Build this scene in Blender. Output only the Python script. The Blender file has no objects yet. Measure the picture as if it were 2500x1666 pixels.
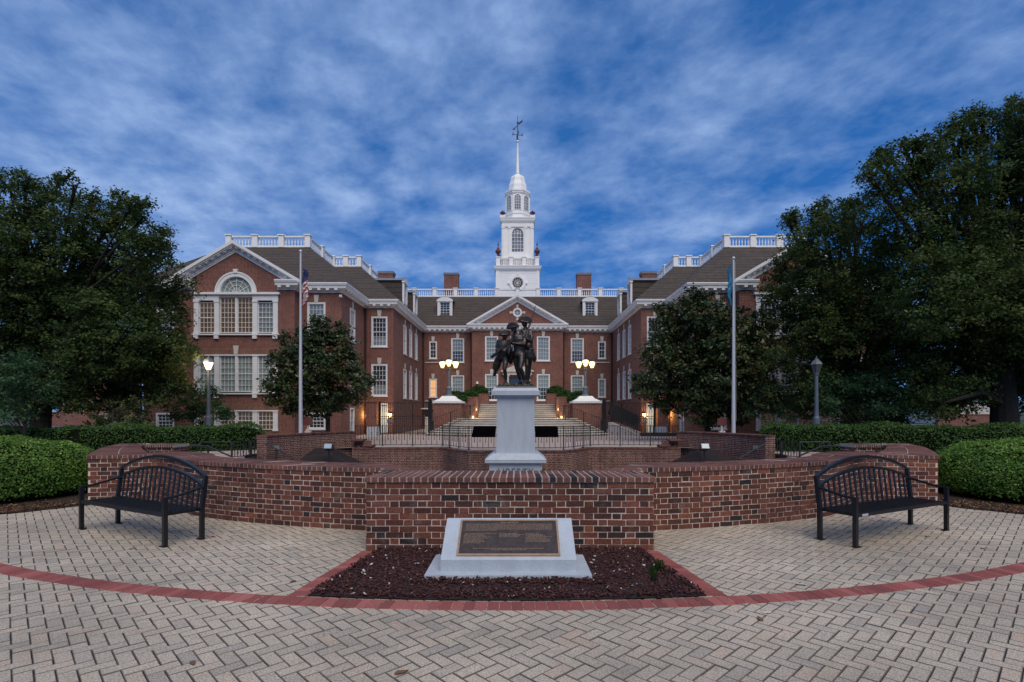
import bpy, math, random
import numpy as np
from mathutils import Vector, Matrix
random.seed(7); RNG = np.random.default_rng(11)
R = math.radians
SC = bpy.context.scene
COL = SC.collection

# ---------------------------------------------------------------- camera
cam_data = bpy.data.cameras.new('camera'); cam = bpy.data.objects.new('camera', cam_data); COL.objects.link(cam)
cam.location = (0.1, 0, 1.65); cam.rotation_euler = (R(90), 0, 0)
cam_data.sensor_width = 36; cam_data.lens = 1300/2500*36
cam_data.shift_x = -0.0064; cam_data.shift_y = 0.0688
cam_data.clip_start = 0.05; cam_data.clip_end = 6000
SC.camera = cam
SC.render.resolution_x = 1024; SC.render.resolution_y = 682
SC.view_settings.view_transform = 'Standard'; SC.view_settings.look = 'None'
SC.view_settings.gamma = 1; SC.view_settings.exposure = 0.68
SC.cycles.max_bounces = 5; SC.cycles.diffuse_bounces = 3; SC.cycles.glossy_bounces = 2
SC.cycles.transparent_max_bounces = 6
SC.cycles.use_denoising = True
SC.cycles.sample_clamp_indirect = 4

# ---------------------------------------------------------------- world: dusk sky with a sheet of streaky cloud
def nd(nt, typ, **kw):
    n = nt.nodes.new(typ)
    for k, v in kw.items():
        if k.startswith('i_'):
            n.inputs[k[2:].replace('_', ' ')].default_value = v
        else: setattr(n, k, v)
    return n
def ramp(nt, stops, fac, interp='LINEAR'):
    n = nt.nodes.new('ShaderNodeValToRGB'); n.color_ramp.interpolation = interp
    el = n.color_ramp.elements
    el[0].position, el[0].color = stops[0][0], (*stops[0][1], 1)
    el[1].position, el[1].color = stops[-1][0], (*stops[-1][1], 1)
    for p, c in stops[1:-1]:
        e = el.new(p); e.color = (*c, 1)
    nt.links.new(fac, n.inputs[0]); return n.outputs[0]
def math_n(nt, op, a, b=None):
    n = nt.nodes.new('ShaderNodeMath'); n.operation = op
    for i, v in enumerate((a, b)):
        if v is None: continue
        if isinstance(v, (int, float)): n.inputs[i].default_value = v
        else: nt.links.new(v, n.inputs[i])
    return n.outputs[0]
def mixc(nt, fac, a, b, blend='MIX'):
    n = nt.nodes.new('ShaderNodeMix'); n.data_type = 'RGBA'; n.blend_type = blend
    for sock, v in ((0, fac), (6, a), (7, b)):
        if isinstance(v, (int, float)): n.inputs[sock].default_value = v
        elif isinstance(v, tuple): n.inputs[sock].default_value = (*v, 1)
        else: nt.links.new(v, n.inputs[sock])
    return n.outputs[2]
SUN_EL, SUN_AZ = 53, 200       # the broad soft light of the covered sky, from behind the camera
W = bpy.data.worlds.new('World'); SC.world = W; W.use_nodes = True
nt = W.node_tree; nt.nodes.clear()
tc = nd(nt, 'ShaderNodeTexCoord')
sep = nd(nt, 'ShaderNodeSeparateXYZ'); nt.links.new(tc.outputs['Generated'], sep.inputs[0])
zz = math_n(nt, 'MAXIMUM', sep.outputs[2], 0.0)
den = math_n(nt, 'ADD', zz, 0.16)
px = math_n(nt, 'DIVIDE', sep.outputs[0], den); py = math_n(nt, 'DIVIDE', sep.outputs[1], den)
cmb = nd(nt, 'ShaderNodeCombineXYZ')
nt.links.new(math_n(nt, 'ADD', px, math_n(nt, 'MULTIPLY', py, 0.12)), cmb.inputs[0]); nt.links.new(math_n(nt, 'MULTIPLY', py, 0.95), cmb.inputs[1])
n1 = nd(nt, 'ShaderNodeTexNoise', i_Scale=1.7, i_Detail=8.0, i_Roughness=0.5, i_Distortion=0.12); nt.links.new(cmb.outputs[0], n1.inputs['Vector'])
mp = nd(nt, 'ShaderNodeMapping'); mp.inputs['Location'].default_value = (3.7, 1.3, 0.4); nt.links.new(cmb.outputs[0], mp.inputs[0])
n2 = nd(nt, 'ShaderNodeTexNoise', i_Scale=5.6, i_Detail=9.0, i_Roughness=0.58, i_Distortion=0.1); nt.links.new(mp.outputs[0], n2.inputs['Vector'])
mp3 = nd(nt, 'ShaderNodeMapping'); mp3.inputs['Location'].default_value = (-2.1, 5.2, 0); nt.links.new(cmb.outputs[0], mp3.inputs[0])
n3 = nd(nt, 'ShaderNodeTexNoise', i_Scale=0.42, i_Detail=2.0, i_Roughness=0.5); nt.links.new(mp3.outputs[0], n3.inputs['Vector'])
s = math_n(nt, 'ADD', math_n(nt, 'MULTIPLY', n1.outputs[0], 0.40), math_n(nt, 'MULTIPLY', n2.outputs[0], 0.46))
s = math_n(nt, 'ADD', s, math_n(nt, 'MULTIPLY', n3.outputs[0], 0.26))
left = math_n(nt, 'MULTIPLY', sep.outputs[0], -0.055)            # thinner, paler cloud towards the left
s = math_n(nt, 'ADD', s, left)
cloud = ramp(nt, [(0.465, (0.0, 0.0, 0.0)), (0.53, (0.20, 0.20, 0.20)), (0.595, (0.46, 0.46, 0.46)), (0.70, (1, 1, 1))], s)
sky = nd(nt, 'ShaderNodeTexSky', sky_type='NISHITA', sun_disc=False)
sky.sun_elevation = R(SUN_EL); sky.sun_rotation = R(SUN_AZ); sky.altitude = 0; sky.ozone_density = 5; sky.dust_density = 0.3
skyc = mixc(nt, 1.0, sky.outputs[0], (0.060, 0.088, 0.115), 'MULTIPLY')
elev = ramp(nt, [(0.0, (0.050, 0.24, 0.60)), (0.18, (0.016, 0.150, 0.52)), (0.5, (0.026, 0.135, 0.43)), (1.0, (0.03, 0.11, 0.34))], sep.outputs[2])
blue = mixc(nt, 0.88, skyc, elev)
final = mixc(nt, cloud, blue, (0.315, 0.47, 0.80))
bg = nd(nt, 'ShaderNodeBackground', i_Strength=0.60); nt.links.new(final, bg.inputs[0])
wo = nd(nt, 'ShaderNodeOutputWorld'); nt.links.new(bg.outputs[0], wo.inputs[0])

sd = bpy.data.lights.new('sun', 'SUN'); sd.energy = 1.6; sd.angle = R(52); sd.color = (1.0, 0.87, 0.70)
sun = bpy.data.objects.new('sun', sd); COL.objects.link(sun)
sun.rotation_euler = (R(37), 0, R(16))

# ---------------------------------------------------------------- helpers
class MB:
    def __init__(s): s.v = []; s.f = []; s.m = []; s.cm = 0; s.shade = {}
    def face(s, pts):
        i = len(s.v); s.v += [tuple(p) for p in pts]; s.f.append(tuple(range(i, i+len(pts)))); s.m.append(s.cm)
    def grid(s, rows, closed=False):
        i = len(s.v); n = len(rows[0])
        for r in rows: s.v += [tuple(p) for p in r]
        for a in range(len(rows)-1):
            for b in range(n if closed else n-1):
                c = (b+1) % n
                s.f.append((i+a*n+b, i+a*n+c, i+(a+1)*n+c, i+(a+1)*n+b)); s.m.append(s.cm)
    def hexa(s, p):     # 8 points: bottom 4 ccw, top 4 ccw
        i = len(s.v); s.v += [tuple(q) for q in p]
        for f in ((3,2,1,0), (4,5,6,7), (0,1,5,4), (1,2,6,5), (2,3,7,6), (3,0,4,7)):
            s.f.append(tuple(i+k for k in f)); s.m.append(s.cm)
    def box(s, x0, y0, z0, x1, y1, z1):
        s.hexa([(x0,y0,z0),(x1,y0,z0),(x1,y1,z0),(x0,y1,z0),(x0,y0,z1),(x1,y0,z1),(x1,y1,z1),(x0,y1,z1)])
    def cbox(s, c, d): s.box(c[0]-d[0]/2, c[1]-d[1]/2, c[2]-d[2]/2, c[0]+d[0]/2, c[1]+d[1]/2, c[2]+d[2]/2)
    def frust(s, cx, cy, z0, z1, a0, b0, a1, b1):   # tapered block, half sizes
        s.hexa([(cx-a0,cy-b0,z0),(cx+a0,cy-b0,z0),(cx+a0,cy+b0,z0),(cx-a0,cy+b0,z0),
                (cx-a1,cy-b1,z1),(cx+a1,cy-b1,z1),(cx+a1,cy+b1,z1),(cx-a1,cy+b1,z1)])
    def obox(s, a, b, w, h, up=(0,0,1)):            # bar from a to b, width w, height h
        a, b = Vector(a), Vector(b); d = (b-a).normalized(); up = Vector(up)
        if abs(d.dot(up)) > .99: up = Vector((0,1,0))
        sx = d.cross(up).normalized()*w/2; uz = sx.cross(d).normalized()*h/2
        s.hexa([a-sx-uz, a+sx-uz, b+sx-uz, b-sx-uz, a-sx+uz, a+sx+uz, b+sx+uz, b-sx+uz])
    def tube(s, pts, r, n=8, cap=True):
        pts = [Vector(p) for p in pts]; rr = r if isinstance(r, (list, tuple)) else [r]*len(pts)
        rows = []; ref = Vector((0.31, 0.17, 0.93)).normalized()
        for i, p in enumerate(pts):
            d = (pts[min(i+1, len(pts)-1)]-pts[max(i-1, 0)]).normalized()
            u = d.cross(ref)
            if u.length < .1: u = d.cross(Vector((1,0,0)))
            u.normalize(); w = d.cross(u)
            rows.append([p+(u*math.cos(2*math.pi*k/n)+w*math.sin(2*math.pi*k/n))*rr[i] for k in range(n)])
        s.grid(rows, True)
        if cap: s.face(rows[0][::-1]); s.face(rows[-1])
    def lathe(s, prof, cx, cy, n=12, z=0, rot=0.0, sx=1, sy=1):
        rows = [[(cx+r*sx*math.cos(rot+2*math.pi*k/n), cy+r*sy*math.sin(rot+2*math.pi*k/n), z+h) for k in range(n)] for r, h in prof]
        s.grid(rows, True); s.face(rows[0][::-1]); s.face(rows[-1])
    def ball(s, c, r, n=10, m=7):
        c = Vector(c); rx, ry, rz = r if isinstance(r, (tuple, list)) else (r, r, r)
        rows = [[(c.x+rx*math.sin(math.pi*(j+.02)/(m+.04))*math.cos(2*math.pi*k/n), c.y+ry*math.sin(math.pi*(j+.02)/(m+.04))*math.sin(2*math.pi*k/n),
                  c.z-rz*math.cos(math.pi*j/m)) for k in range(n)] for j in range(m+1)]
        s.grid(rows, True)
    def xf(s, M, i0=0):
        s.v = s.v[:i0]+[tuple(M @ Vector(p)) for p in s.v[i0:]]
    def mirror_x(s):
        o = MB(); o.v = [(-x, y, z) for x, y, z in s.v]; o.f = [tuple(reversed(f)) for f in s.f]; o.m = list(s.m); return o
    def add(s, o):
        i = len(s.v); s.v += o.v; s.f += [tuple(i+k for k in f) for f in o.f]; s.m += o.m
    def mesh(s, name, mats, smooth=False, uv=True, attr=None):
        me = bpy.data.meshes.new(name)
        if not isinstance(mats, (list, tuple)): mats = [mats]
        me.from_pydata(s.v, [], s.f); me.update()
        for m in mats: me.materials.append(m)
        if len(mats) > 1: me.polygons.foreach_set('material_index', s.m)
        if smooth: me.polygons.foreach_set('use_smooth', [True]*len(me.polygons))
        if uv:
            ul = me.uv_layers.new(name='UVMap').data
            for p in me.polygons:
                nn = p.normal
                if abs(nn.z) > .985: T = Vector((1,0,0)); B = Vector((0,1,0))
                else:
                    T = Vector((-nn.y, nn.x, 0)).normalized(); B = nn.cross(T)
                    if B.z < 0: B = -B
                for li in p.loop_indices:
                    co = me.vertices[me.loops[li].vertex_index].co
                    ul[li].uv = (co.dot(T), co.dot(B))
        if attr is not None:
            a = me.attributes.new('tone', 'FLOAT', 'FACE'); a.data.foreach_set('value', np.asarray(attr, dtype=np.float32))
        return me
def tag(o, label=None, cat=None, group=None, kind=None):
    if label: o['label'] = label
    if cat: o['category'] = cat
    if group: o['group'] = group
    if kind: o['kind'] = kind
    return o
def obj(name, data, parent=None, world=False):
    """link an object; a child's mesh is given in the parent's own space, or in world space when world is set"""
    o = bpy.data.objects.new(name, data); COL.objects.link(o)
    if parent is not None:
        o.parent = parent
        if world: o.matrix_parent_inverse = Matrix.Translation(-Vector(parent.location))
    return o
def part(name, mb, mats, parent, world=True, smooth=False, attr=None):
    return obj(name, mb.mesh(name, mats, smooth, attr=attr), parent, world)
def empty(name, loc, label, cat, group=None, kind=None):
    o = bpy.data.objects.new(name, None); COL.objects.link(o); o.location = loc; o.empty_display_size = .3
    return tag(o, label, cat, group, kind)
def copy_tree(o, parent=None):
    c = o.copy(); COL.objects.link(c); c.parent = parent
    for ch in [x for x in CH if x.parent == o]: copy_tree(ch, c)
    return c
def P(px, py, D):      # a point of the place from where it stands in the photograph (2500 px wide) and its distance
    return Vector(((px-1266)/1300*D+.1, D, 1.65+(1005-py)*D/1300))

# ---------------------------------------------------------------- materials
def new_mat(name):
    m = bpy.data.materials.new(name); m.use_nodes = True
    return m, m.node_tree, m.node_tree.nodes['Principled BSDF']
def mat(name, col, rough=.6, metal=0, noise=0.0, nscale=8, bump=0.0, bscale=40, spec=None, emit=None, es=1.0, trans=0):
    m, nt, b = new_mat(name)
    b.inputs['Base Color'].default_value = (*col, 1); b.inputs['Roughness'].default_value = rough; b.inputs['Metallic'].default_value = metal
    if spec is not None: b.inputs['Specular IOR Level'].default_value = spec
    tc = nd(nt, 'ShaderNodeTexCoord')
    if noise:
        n = nd(nt, 'ShaderNodeTexNoise', i_Scale=nscale, i_Detail=6.0, i_Roughness=0.65); nt.links.new(tc.outputs['Object'], n.inputs['Vector'])
        lo = tuple(c*(1-noise) for c in col); hi = tuple(min(1, c*(1+noise)) for c in col)
        nt.links.new(ramp(nt, [(0.3, lo), (0.7, hi)], n.outputs[0]), b.inputs['Base Color'])
    if bump:
        n = nd(nt, 'ShaderNodeTexNoise', i_Scale=bscale, i_Detail=4.0); nt.links.new(tc.outputs['Object'], n.inputs['Vector'])
        bp = nd(nt, 'ShaderNodeBump', i_Strength=bump, i_Distance=0.02); nt.links.new(n.outputs[0], bp.inputs['Height']); nt.links.new(bp.outputs[0], b.inputs['Normal'])
    if emit: b.inputs['Emission Color'].default_value = (*emit, 1); b.inputs['Emission Strength'].default_value = es
    if trans: b.inputs['Transmission Weight'].default_value = trans
    return m
def brick_mat(name, c1, c2, mort, bw=.21, rh=.0745, ms=.011, rot=0, dark=0.35, stain=.25, rustic=False):
    m, nt, b = new_mat(name)
    uv = nd(nt, 'ShaderNodeUVMap')
    mp = nd(nt, 'ShaderNodeMapping'); mp.inputs['Rotation'].default_value = (0, 0, rot); nt.links.new(uv.outputs[0], mp.inputs[0])
    br = nd(nt, 'ShaderNodeTexBrick', i_Scale=1.0, i_Mortar_Size=ms, i_Mortar_Smooth=.25, i_Bias=0.0, i_Brick_Width=bw, i_Row_Height=rh)
    br.squash = 0.5; br.squash_frequency = 2; br.offset = .5
    br.inputs['Color1'].default_value = (*c1, 1); br.inputs['Color2'].default_value = (*c2, 1); br.inputs['Mortar'].default_value = (*mort, 1)
    nt.links.new(mp.outputs[0], br.inputs['Vector'])
    no = nd(nt, 'ShaderNodeTexNoise', i_Scale=1.1, i_Detail=5.0, i_Roughness=.7); nt.links.new(uv.outputs[0], no.inputs['Vector'])
    n2 = nd(nt, 'ShaderNodeTexNoise', i_Scale=9.0, i_Detail=3.0, i_Roughness=.7); nt.links.new(uv.outputs[0], n2.inputs['Vector'])
    c = mixc(nt, 1.0, br.outputs[0], ramp(nt, [(.3, (1-stain,)*3), (.7, (1+stain*.6,)*3)], no.outputs[0]), 'MULTIPLY')
    c = mixc(nt, 1.0, c, ramp(nt, [(.3, (1-dark,)*3), (.7, (1+dark*.7,)*3)], n2.outputs[0]), 'MULTIPLY')
    if rustic:
        w = nd(nt, 'ShaderNodeSeparateXYZ'); nt.links.new(uv.outputs[0], w.inputs[0])
        fr = math_n(nt, 'FRACT', math_n(nt, 'MULTIPLY', w.outputs[1], 1/.37))
        c = mixc(nt, math_n(nt, 'GREATER_THAN', fr, .88), c, mixc(nt, 1.0, c, (.4, .4, .4), 'MULTIPLY'))
    nt.links.new(c, b.inputs['Base Color']); b.inputs['Roughness'].default_value = .88
    bp = nd(nt, 'ShaderNodeBump', i_Strength=.5, i_Distance=.01); bp.invert = True
    nt.links.new(br.outputs[1], bp.inputs['Height']); nt.links.new(bp.outputs[0], b.inputs['Normal'])
    return m
def tone_mat(name, stops, rough=.85, speck=.25, sscale=260, bump=.25, bscale=200, spec=.3, big=0.0, salt=0.0):
    """colour picked per brick / paver / leaf by the face attribute 'tone'"""
    m, nt, b = new_mat(name)
    at = nd(nt, 'ShaderNodeAttribute', attribute_name='tone')
    c = ramp(nt, stops, at.outputs['Fac'])
    tc = nd(nt, 'ShaderNodeTexCoord')
    if speck:
        n = nd(nt, 'ShaderNodeTexNoise', i_Scale=sscale, i_Detail=2.0, i_Roughness=.8); nt.links.new(tc.outputs['Object'], n.inputs['Vector'])
        c = mixc(nt, 1.0, c, ramp(nt, [(.34, (1-speck,)*3), (.66, (1+speck,)*3)], n.outputs[0]), 'MULTIPLY')
    if big:
        n = nd(nt, 'ShaderNodeTexNoise', i_Scale=.55, i_Detail=5.0, i_Roughness=.65); nt.links.new(tc.outputs['Object'], n.inputs['Vector'])
        c = mixc(nt, 1.0, c, ramp(nt, [(.33, (1-big,)*3), (.67, (1+big*.5,)*3)], n.outputs[0]), 'MULTIPLY')
    if salt:     # lime bloom and smeared mortar on the brick faces
        n = nd(nt, 'ShaderNodeTexNoise', i_Scale=3.2, i_Detail=9.0, i_Roughness=.75); nt.links.new(tc.outputs['Object'], n.inputs['Vector'])
        c = mixc(nt, math_n(nt, 'MULTIPLY', ramp(nt, [(.56, (0, 0, 0)), (.70, (1, 1, 1))], n.outputs[0]), salt), c, (.34, .30, .26))
    nt.links.new(c, b.inputs['Base Color']); b.inputs['Roughness'].default_value = rough; b.inputs['Specular IOR Level'].default_value = spec
    if bump:
        n = nd(nt, 'ShaderNodeTexNoise', i_Scale=bscale, i_Detail=3.0); nt.links.new(tc.outputs['Object'], n.inputs['Vector'])
        bp = nd(nt, 'ShaderNodeBump', i_Strength=bump, i_Distance=0.01); nt.links.new(n.outputs[0], bp.inputs['Height']); nt.links.new(bp.outputs[0], b.inputs['Normal'])
    return m
M = {}
M['brick'] = brick_mat('facade_brick', (.235, .060, .042), (.120, .034, .028), (.31, .205, .165), ms=.011)
M['brick_base'] = brick_mat('rusticated_brick', (.19, .075, .05), (.12, .045, .036), (.28, .20, .15), ms=.012, rustic=True)
M['soldier'] = brick_mat('soldier_brick', (.23, .070, .042), (.14, .045, .032), (.30, .21, .16), rot=math.pi/2, ms=.012)
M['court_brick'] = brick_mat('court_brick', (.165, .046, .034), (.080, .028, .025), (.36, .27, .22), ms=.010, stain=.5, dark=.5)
M['white'] = mat('white_paint', (.74, .75, .76), .5, noise=.05, nscale=2)
M['tower_white'] = mat('tower_paint', (.90, .90, .89), .5, noise=.04, nscale=1.5)
M['stone'] = mat('pale_stone', (.55, .52, .49), .8, noise=.12, nscale=3)
M['granite'] = mat('grey_granite', (.42, .475, .53), .55, noise=.22, nscale=140, bump=.12, bscale=160)
def granite_marks(m):
    nt = m.node_tree; b = nt.nodes['Principled BSDF']; src = b.inputs['Base Color'].links[0].from_socket; tc = nd(nt, 'ShaderNodeTexCoord')
    mp = nd(nt, 'ShaderNodeMapping'); mp.inputs['Scale'].default_value = (3.0, 3.0, .6); nt.links.new(tc.outputs['Object'], mp.inputs[0])
    n = nd(nt, 'ShaderNodeTexNoise', i_Scale=1.6, i_Detail=6.0, i_Roughness=.7); nt.links.new(mp.outputs[0], n.inputs['Vector'])
    nt.links.new(mixc(nt, 1.0, src, ramp(nt, [(.3, (.88, .88, .89)), (.6, (1.04, 1.04, 1.04))], n.outputs[0]), 'MULTIPLY'), b.inputs['Base Color'])
granite_marks(M['granite'])
M['marble'] = mat('marble_step', (.60, .57, .52), .7, noise=.22, nscale=3)
M['riser'] = mat('shaded_riser', (.26, .235, .21), .85, noise=.25, nscale=5)  # darker marble: the shade under the nosings is put into the riser colour
M['metal'] = mat('black_paint', (.010, .011, .013), .34, spec=.45, noise=.3, nscale=30)
M['iron'] = mat('wrought_iron', (.018, .018, .020), .5)
M['grey_post'] = mat('grey_post_paint', (.10, .13, .16), .5, noise=.15, nscale=5)
M['pole'] = mat('pole_aluminium', (.60, .62, .66), .4, metal=.3)
M['bronze'] = mat('dark_bronze', (.060, .052, .048), .40, metal=.7, noise=.5, nscale=14, bump=.35, bscale=26)
M['plaque'] = mat('plaque_field', (.085, .066, .058), .42, metal=.6, noise=.3, nscale=20)
M['brass'] = mat('brass_rim', (.55, .36, .22), .4, metal=.7, noise=.15, nscale=15)
M['glass'] = mat('window_glass', (.030, .040, .052), .06, spec=.9)
M['glass_blind'] = mat('glass_over_blind', (.20, .25, .27), .10, spec=.9, noise=.15, nscale=1.2)
M['glass_green'] = mat('glass_over_pale_curtain', (.24, .30, .29), .12, spec=.9, noise=.2, nscale=3)
M['glass_room'] = mat('glass_of_lit_hall', (.085, .060, .045), .12, spec=.7, noise=.6, nscale=1.6, emit=(.80, .50, .28), es=.028)
M['glass_warm'] = mat('glass_lit_orange', (.3, .2, .1), .2, emit=(1.0, .50, .20), es=.5)
M['glass_cold'] = mat('glass_lit_door', (.3, .34, .36), .2, emit=(.75, .85, .95), es=.15)
M['bulb'] = mat('lamp_glow_yellow', (1, .9, .6), .4, emit=(1.0, .80, .28), es=1.25)
M['bulb2'] = mat('lamp_glow_white', (1, .9, .75), .4, emit=(1.0, .78, .48), es=2.4)
M['lampglass'] = mat('lantern_glass', (.07, .08, .09), .2)
M['urn'] = mat('terracotta_urn', (.13, .035, .030), .6, noise=.2)
M['lead'] = mat('lead_roof', (.17, .18, .20), .5, noise=.15, nscale=3)
M['mortar'] = mat('mortar', (.64, .55, .46), .95, noise=.25, nscale=18, bump=.5, bscale=120)
M['paver_edge'] = mat('paver_edge', (.15, .13, .11), .95)
M['mortar_cap'] = mat('weathered_mortar', (.40, .335, .28), .95, noise=.35, nscale=25)
M['joint'] = mat('joint_sand', (.010, .009, .008), .95, noise=.4, nscale=30)
M['concrete'] = mat('concrete', (.44, .40, .37), .85, noise=.12, nscale=4)
M['bark'] = mat('bark', (.020, .017, .014), .95, noise=.4, nscale=12, bump=.8, bscale=20)
M['fabric_black'] = mat('black_fabric', (.003, .003, .004), 1.0, spec=.0)
M['asphalt'] = mat('asphalt', (.10, .10, .10), .9, noise=.2, nscale=3)
M['rock_white'] = mat('pale_chips', (.5, .49, .47), .8)
M['sign_grey'] = mat('sign_plate', (.26, .30, .27), .5)
M['sign_blue'] = mat('sign_blue', (.03, .09, .20), .5)
BRICKSTOPS = [(0, (.028, .023, .025)), (.02, (.034, .025, .026)), (.07, (.060, .026, .022)), (.45, (.125, .045, .031)), (.75, (.165, .057, .037)), (.93, (.185, .072, .050)), (1, (.24, .078, .042))]
M['wall_brick'] = tone_mat('hand_made_brick', BRICKSTOPS, sscale=60, speck=.40, bump=.6, bscale=60, big=.42, salt=.30)
M['cap_brick'] = tone_mat('cap_brick', [(0, (.030, .028, .033)), (.06, (.032, .03, .034)), (.1, (.11, .050, .042)), (.6, (.165, .072, .058)), (1, (.21, .095, .075))], sscale=50, speck=.3, bump=.5, bscale=70, big=.25)
M['paver'] = tone_mat('concrete_paver', [(0, (.36, .325, .272)), (.3, (.44, .384, .306)), (.7, (.49, .425, .332)), (1, (.495, .39, .300))], sscale=85, speck=.42, bump=.4, bscale=160, big=.30)
M['red_paver'] = tone_mat('red_paver', [(0, (.21, .066, .058)), (.5, (.29, .086, .073)), (1, (.38, .13, .11))], sscale=120, speck=.25, bump=.3, bscale=160, big=.2)
def shingle():
    m, nt, b = new_mat('roof_shingle')
    uv = nd(nt, 'ShaderNodeUVMap')
    br = nd(nt, 'ShaderNodeTexBrick', i_Scale=1.0, i_Mortar_Size=.014, i_Mortar_Smooth=.6, i_Brick_Width=.22, i_Row_Height=.20)
    br.inputs['Color1'].default_value = (.082, .063, .052, 1); br.inputs['Color2'].default_value = (.056, .045, .040, 1); br.inputs['Mortar'].default_value = (.028, .024, .022, 1)
    nt.links.new(uv.outputs[0], br.inputs['Vector'])
    mp = nd(nt, 'ShaderNodeMapping'); mp.inputs['Scale'].default_value = (.25, 3.2, 1); nt.links.new(uv.outputs[0], mp.inputs[0])
    n = nd(nt, 'ShaderNodeTexNoise', i_Scale=1.6, i_Detail=5.0, i_Roughness=.7); nt.links.new(mp.outputs[0], n.inputs['Vector'])
    c = mixc(nt, 1.0, br.outputs[0], ramp(nt, [(.3, (.72,)*3), (.7, (1.45,)*3)], n.outputs[0]), 'MULTIPLY')
    w = nd(nt, 'ShaderNodeSeparateXYZ'); nt.links.new(uv.outputs[0], w.inputs[0])
    fr = math_n(nt, 'FRACT', math_n(nt, 'MULTIPLY', w.outputs[1], 1/.40))
    c = mixc(nt, math_n(nt, 'MULTIPLY', math_n(nt, 'LESS_THAN', fr, .22), .80), c, (.026, .022, .020))
    nt.links.new(c, b.inputs['Base Color']); b.inputs['Roughness'].default_value = .9
    return m
M['shingle'] = shingle()
def leaf_mat(name, a, b_, c_, rough=.55, spec=.3, tr=.32):
    m, nt, b = new_mat(name)
    at = nd(nt, 'ShaderNodeAttribute', attribute_name='tone')
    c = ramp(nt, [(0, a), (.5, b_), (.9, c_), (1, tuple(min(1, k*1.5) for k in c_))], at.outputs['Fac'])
    nt.links.new(c, b.inputs['Base Color']); b.inputs['Roughness'].default_value = rough; b.inputs['Specular IOR Level'].default_value = spec
    t = nd(nt, 'ShaderNodeBsdfTranslucent'); nt.links.new(c, t.inputs[0])
    mx = nd(nt, 'ShaderNodeMixShader'); mx.inputs[0].default_value = tr
    nt.links.new(b.outputs[0], mx.inputs[1]); nt.links.new(t.outputs[0], mx.inputs[2])
    nt.links.new(mx.outputs[0], nt.nodes['Material Output'].inputs[0])
    return m
M['leaf_oak'] = leaf_mat('oak_leaf', (.022, .046, .017), (.054, .092, .030), (.110, .145, .044), spec=.10)
M['leaf_cool'] = leaf_mat('cool_leaf', (.024, .062, .030), (.050, .115, .052), (.090, .165, .070), spec=.12)
M['leaf_magnolia'] = leaf_mat('magnolia_leaf', (.018, .038, .015), (.046, .076, .026), (.085, .082, .032), rough=.35, spec=.28, tr=.1)
M['leaf_box'] = leaf_mat('boxwood_leaf', (.018, .052, .010), (.080, .175, .030), (.190, .310, .060), spec=.15)
M['leaf_hedge'] = leaf_mat('hedge_leaf', (.018, .052, .013), (.046, .108, .026), (.085, .165, .040), spec=.15)
M['leaf_pale'] = leaf_mat('variegated_leaf', (.020, .045, .015), (.060, .085, .028), (.24, .27, .12), spec=.15)
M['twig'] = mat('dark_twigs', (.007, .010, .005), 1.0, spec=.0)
def ground_mat(name, c1, c2, c3, sc=3, bump=.6):
    m, nt, b = new_mat(name); tc = nd(nt, 'ShaderNodeTexCoord')
    n = nd(nt, 'ShaderNodeTexNoise', i_Scale=sc, i_Detail=8.0, i_Roughness=.7); nt.links.new(tc.outputs['Object'], n.inputs['Vector'])
    n2 = nd(nt, 'ShaderNodeTexNoise', i_Scale=sc*22, i_Detail=3.0, i_Roughness=.7); nt.links.new(tc.outputs['Object'], n2.inputs['Vector'])
    c = mixc(nt, ramp(nt, [(.4, (0, 0, 0)), (.62, (1, 1, 1))], n2.outputs[0]), ramp(nt, [(.3, c1), (.7, c2)], n.outputs[0]), c3)
    nt.links.new(c, b.inputs['Base Color']); b.inputs['Roughness'].default_value = .95
    bp = nd(nt, 'ShaderNodeBump', i_Strength=bump, i_Distance=.03); nt.links.new(n2.outputs[0], bp.inputs['Height']); nt.links.new(bp.outputs[0], b.inputs['Normal'])
    return m
M['lawn'] = ground_mat('lawn', (.026, .050, .016), (.042, .068, .022), (.034, .055, .020))
M['bank'] = ground_mat('dark_mulch', (.022, .012, .012), (.040, .020, .019), (.010, .007, .007), 6, 1.0)
M['mulch'] = ground_mat('red_mulch', (.045, .020, .018), (.065, .028, .026), (.020, .012, .012), 5, .9)
M['litter'] = ground_mat('leaf_litter', (.045, .028, .017), (.09, .055, .032), (.02, .015, .010), 6, .9)
# ================================================================ ground
CC = Vector((0, 18.2, 0)); RW = 11.0
def ring_sheet(mb, z, radii, n=96, a0=0, a1=2*math.pi):
    rows = [[(CC.x+r*math.cos(a0+(a1-a0)*k/n), CC.y+r*math.sin(a0+(a1-a0)*k/n), z) for k in range(n+1)] for r in radii]
    mb.grid(rows)
g = MB(); ring_sheet(g, -.035, [10.5, 12, 20, 60, 300, 4000])
tag(obj('ground', g.mesh('ground', M['lawn'])), kind='structure')
# sunken court
g = MB(); ring_sheet(g, -1.35, [0.01, 5, 10.56])
rows = [[(CC.x+10.56*math.cos(2*math.pi*k/96), CC.y+10.56*math.sin(2*math.pi*k/96), z) for k in range(97)] for z in (-1.35, -.034)]
g.grid(rows[::-1])
tag(obj('court_floor', g.mesh('court_floor', brick_mat('court_paving', (.20, .16, .14), (.15, .12, .105), (.08, .07, .06), bw=.2, rh=.1, ms=.006))), kind='structure')
# paving bed (dark sand in the joints)
g = MB()
g.face([(-14, -6, -.012), (14, -6, -.012), (14, 7.2, -.012), (7.4, 9.9, -.012), (6.3, 10.0, -.012), (3, 8.2, -.012), (0, 7.6, -.012), (-3, 8.2, -.012), (-6.3, 10.0, -.012), (-7.4, 9.9, -.012), (-14, 7.2, -.012)])
tag(obj('paving_bed', g.mesh('paving_bed', M['joint'])), kind='structure')
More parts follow.
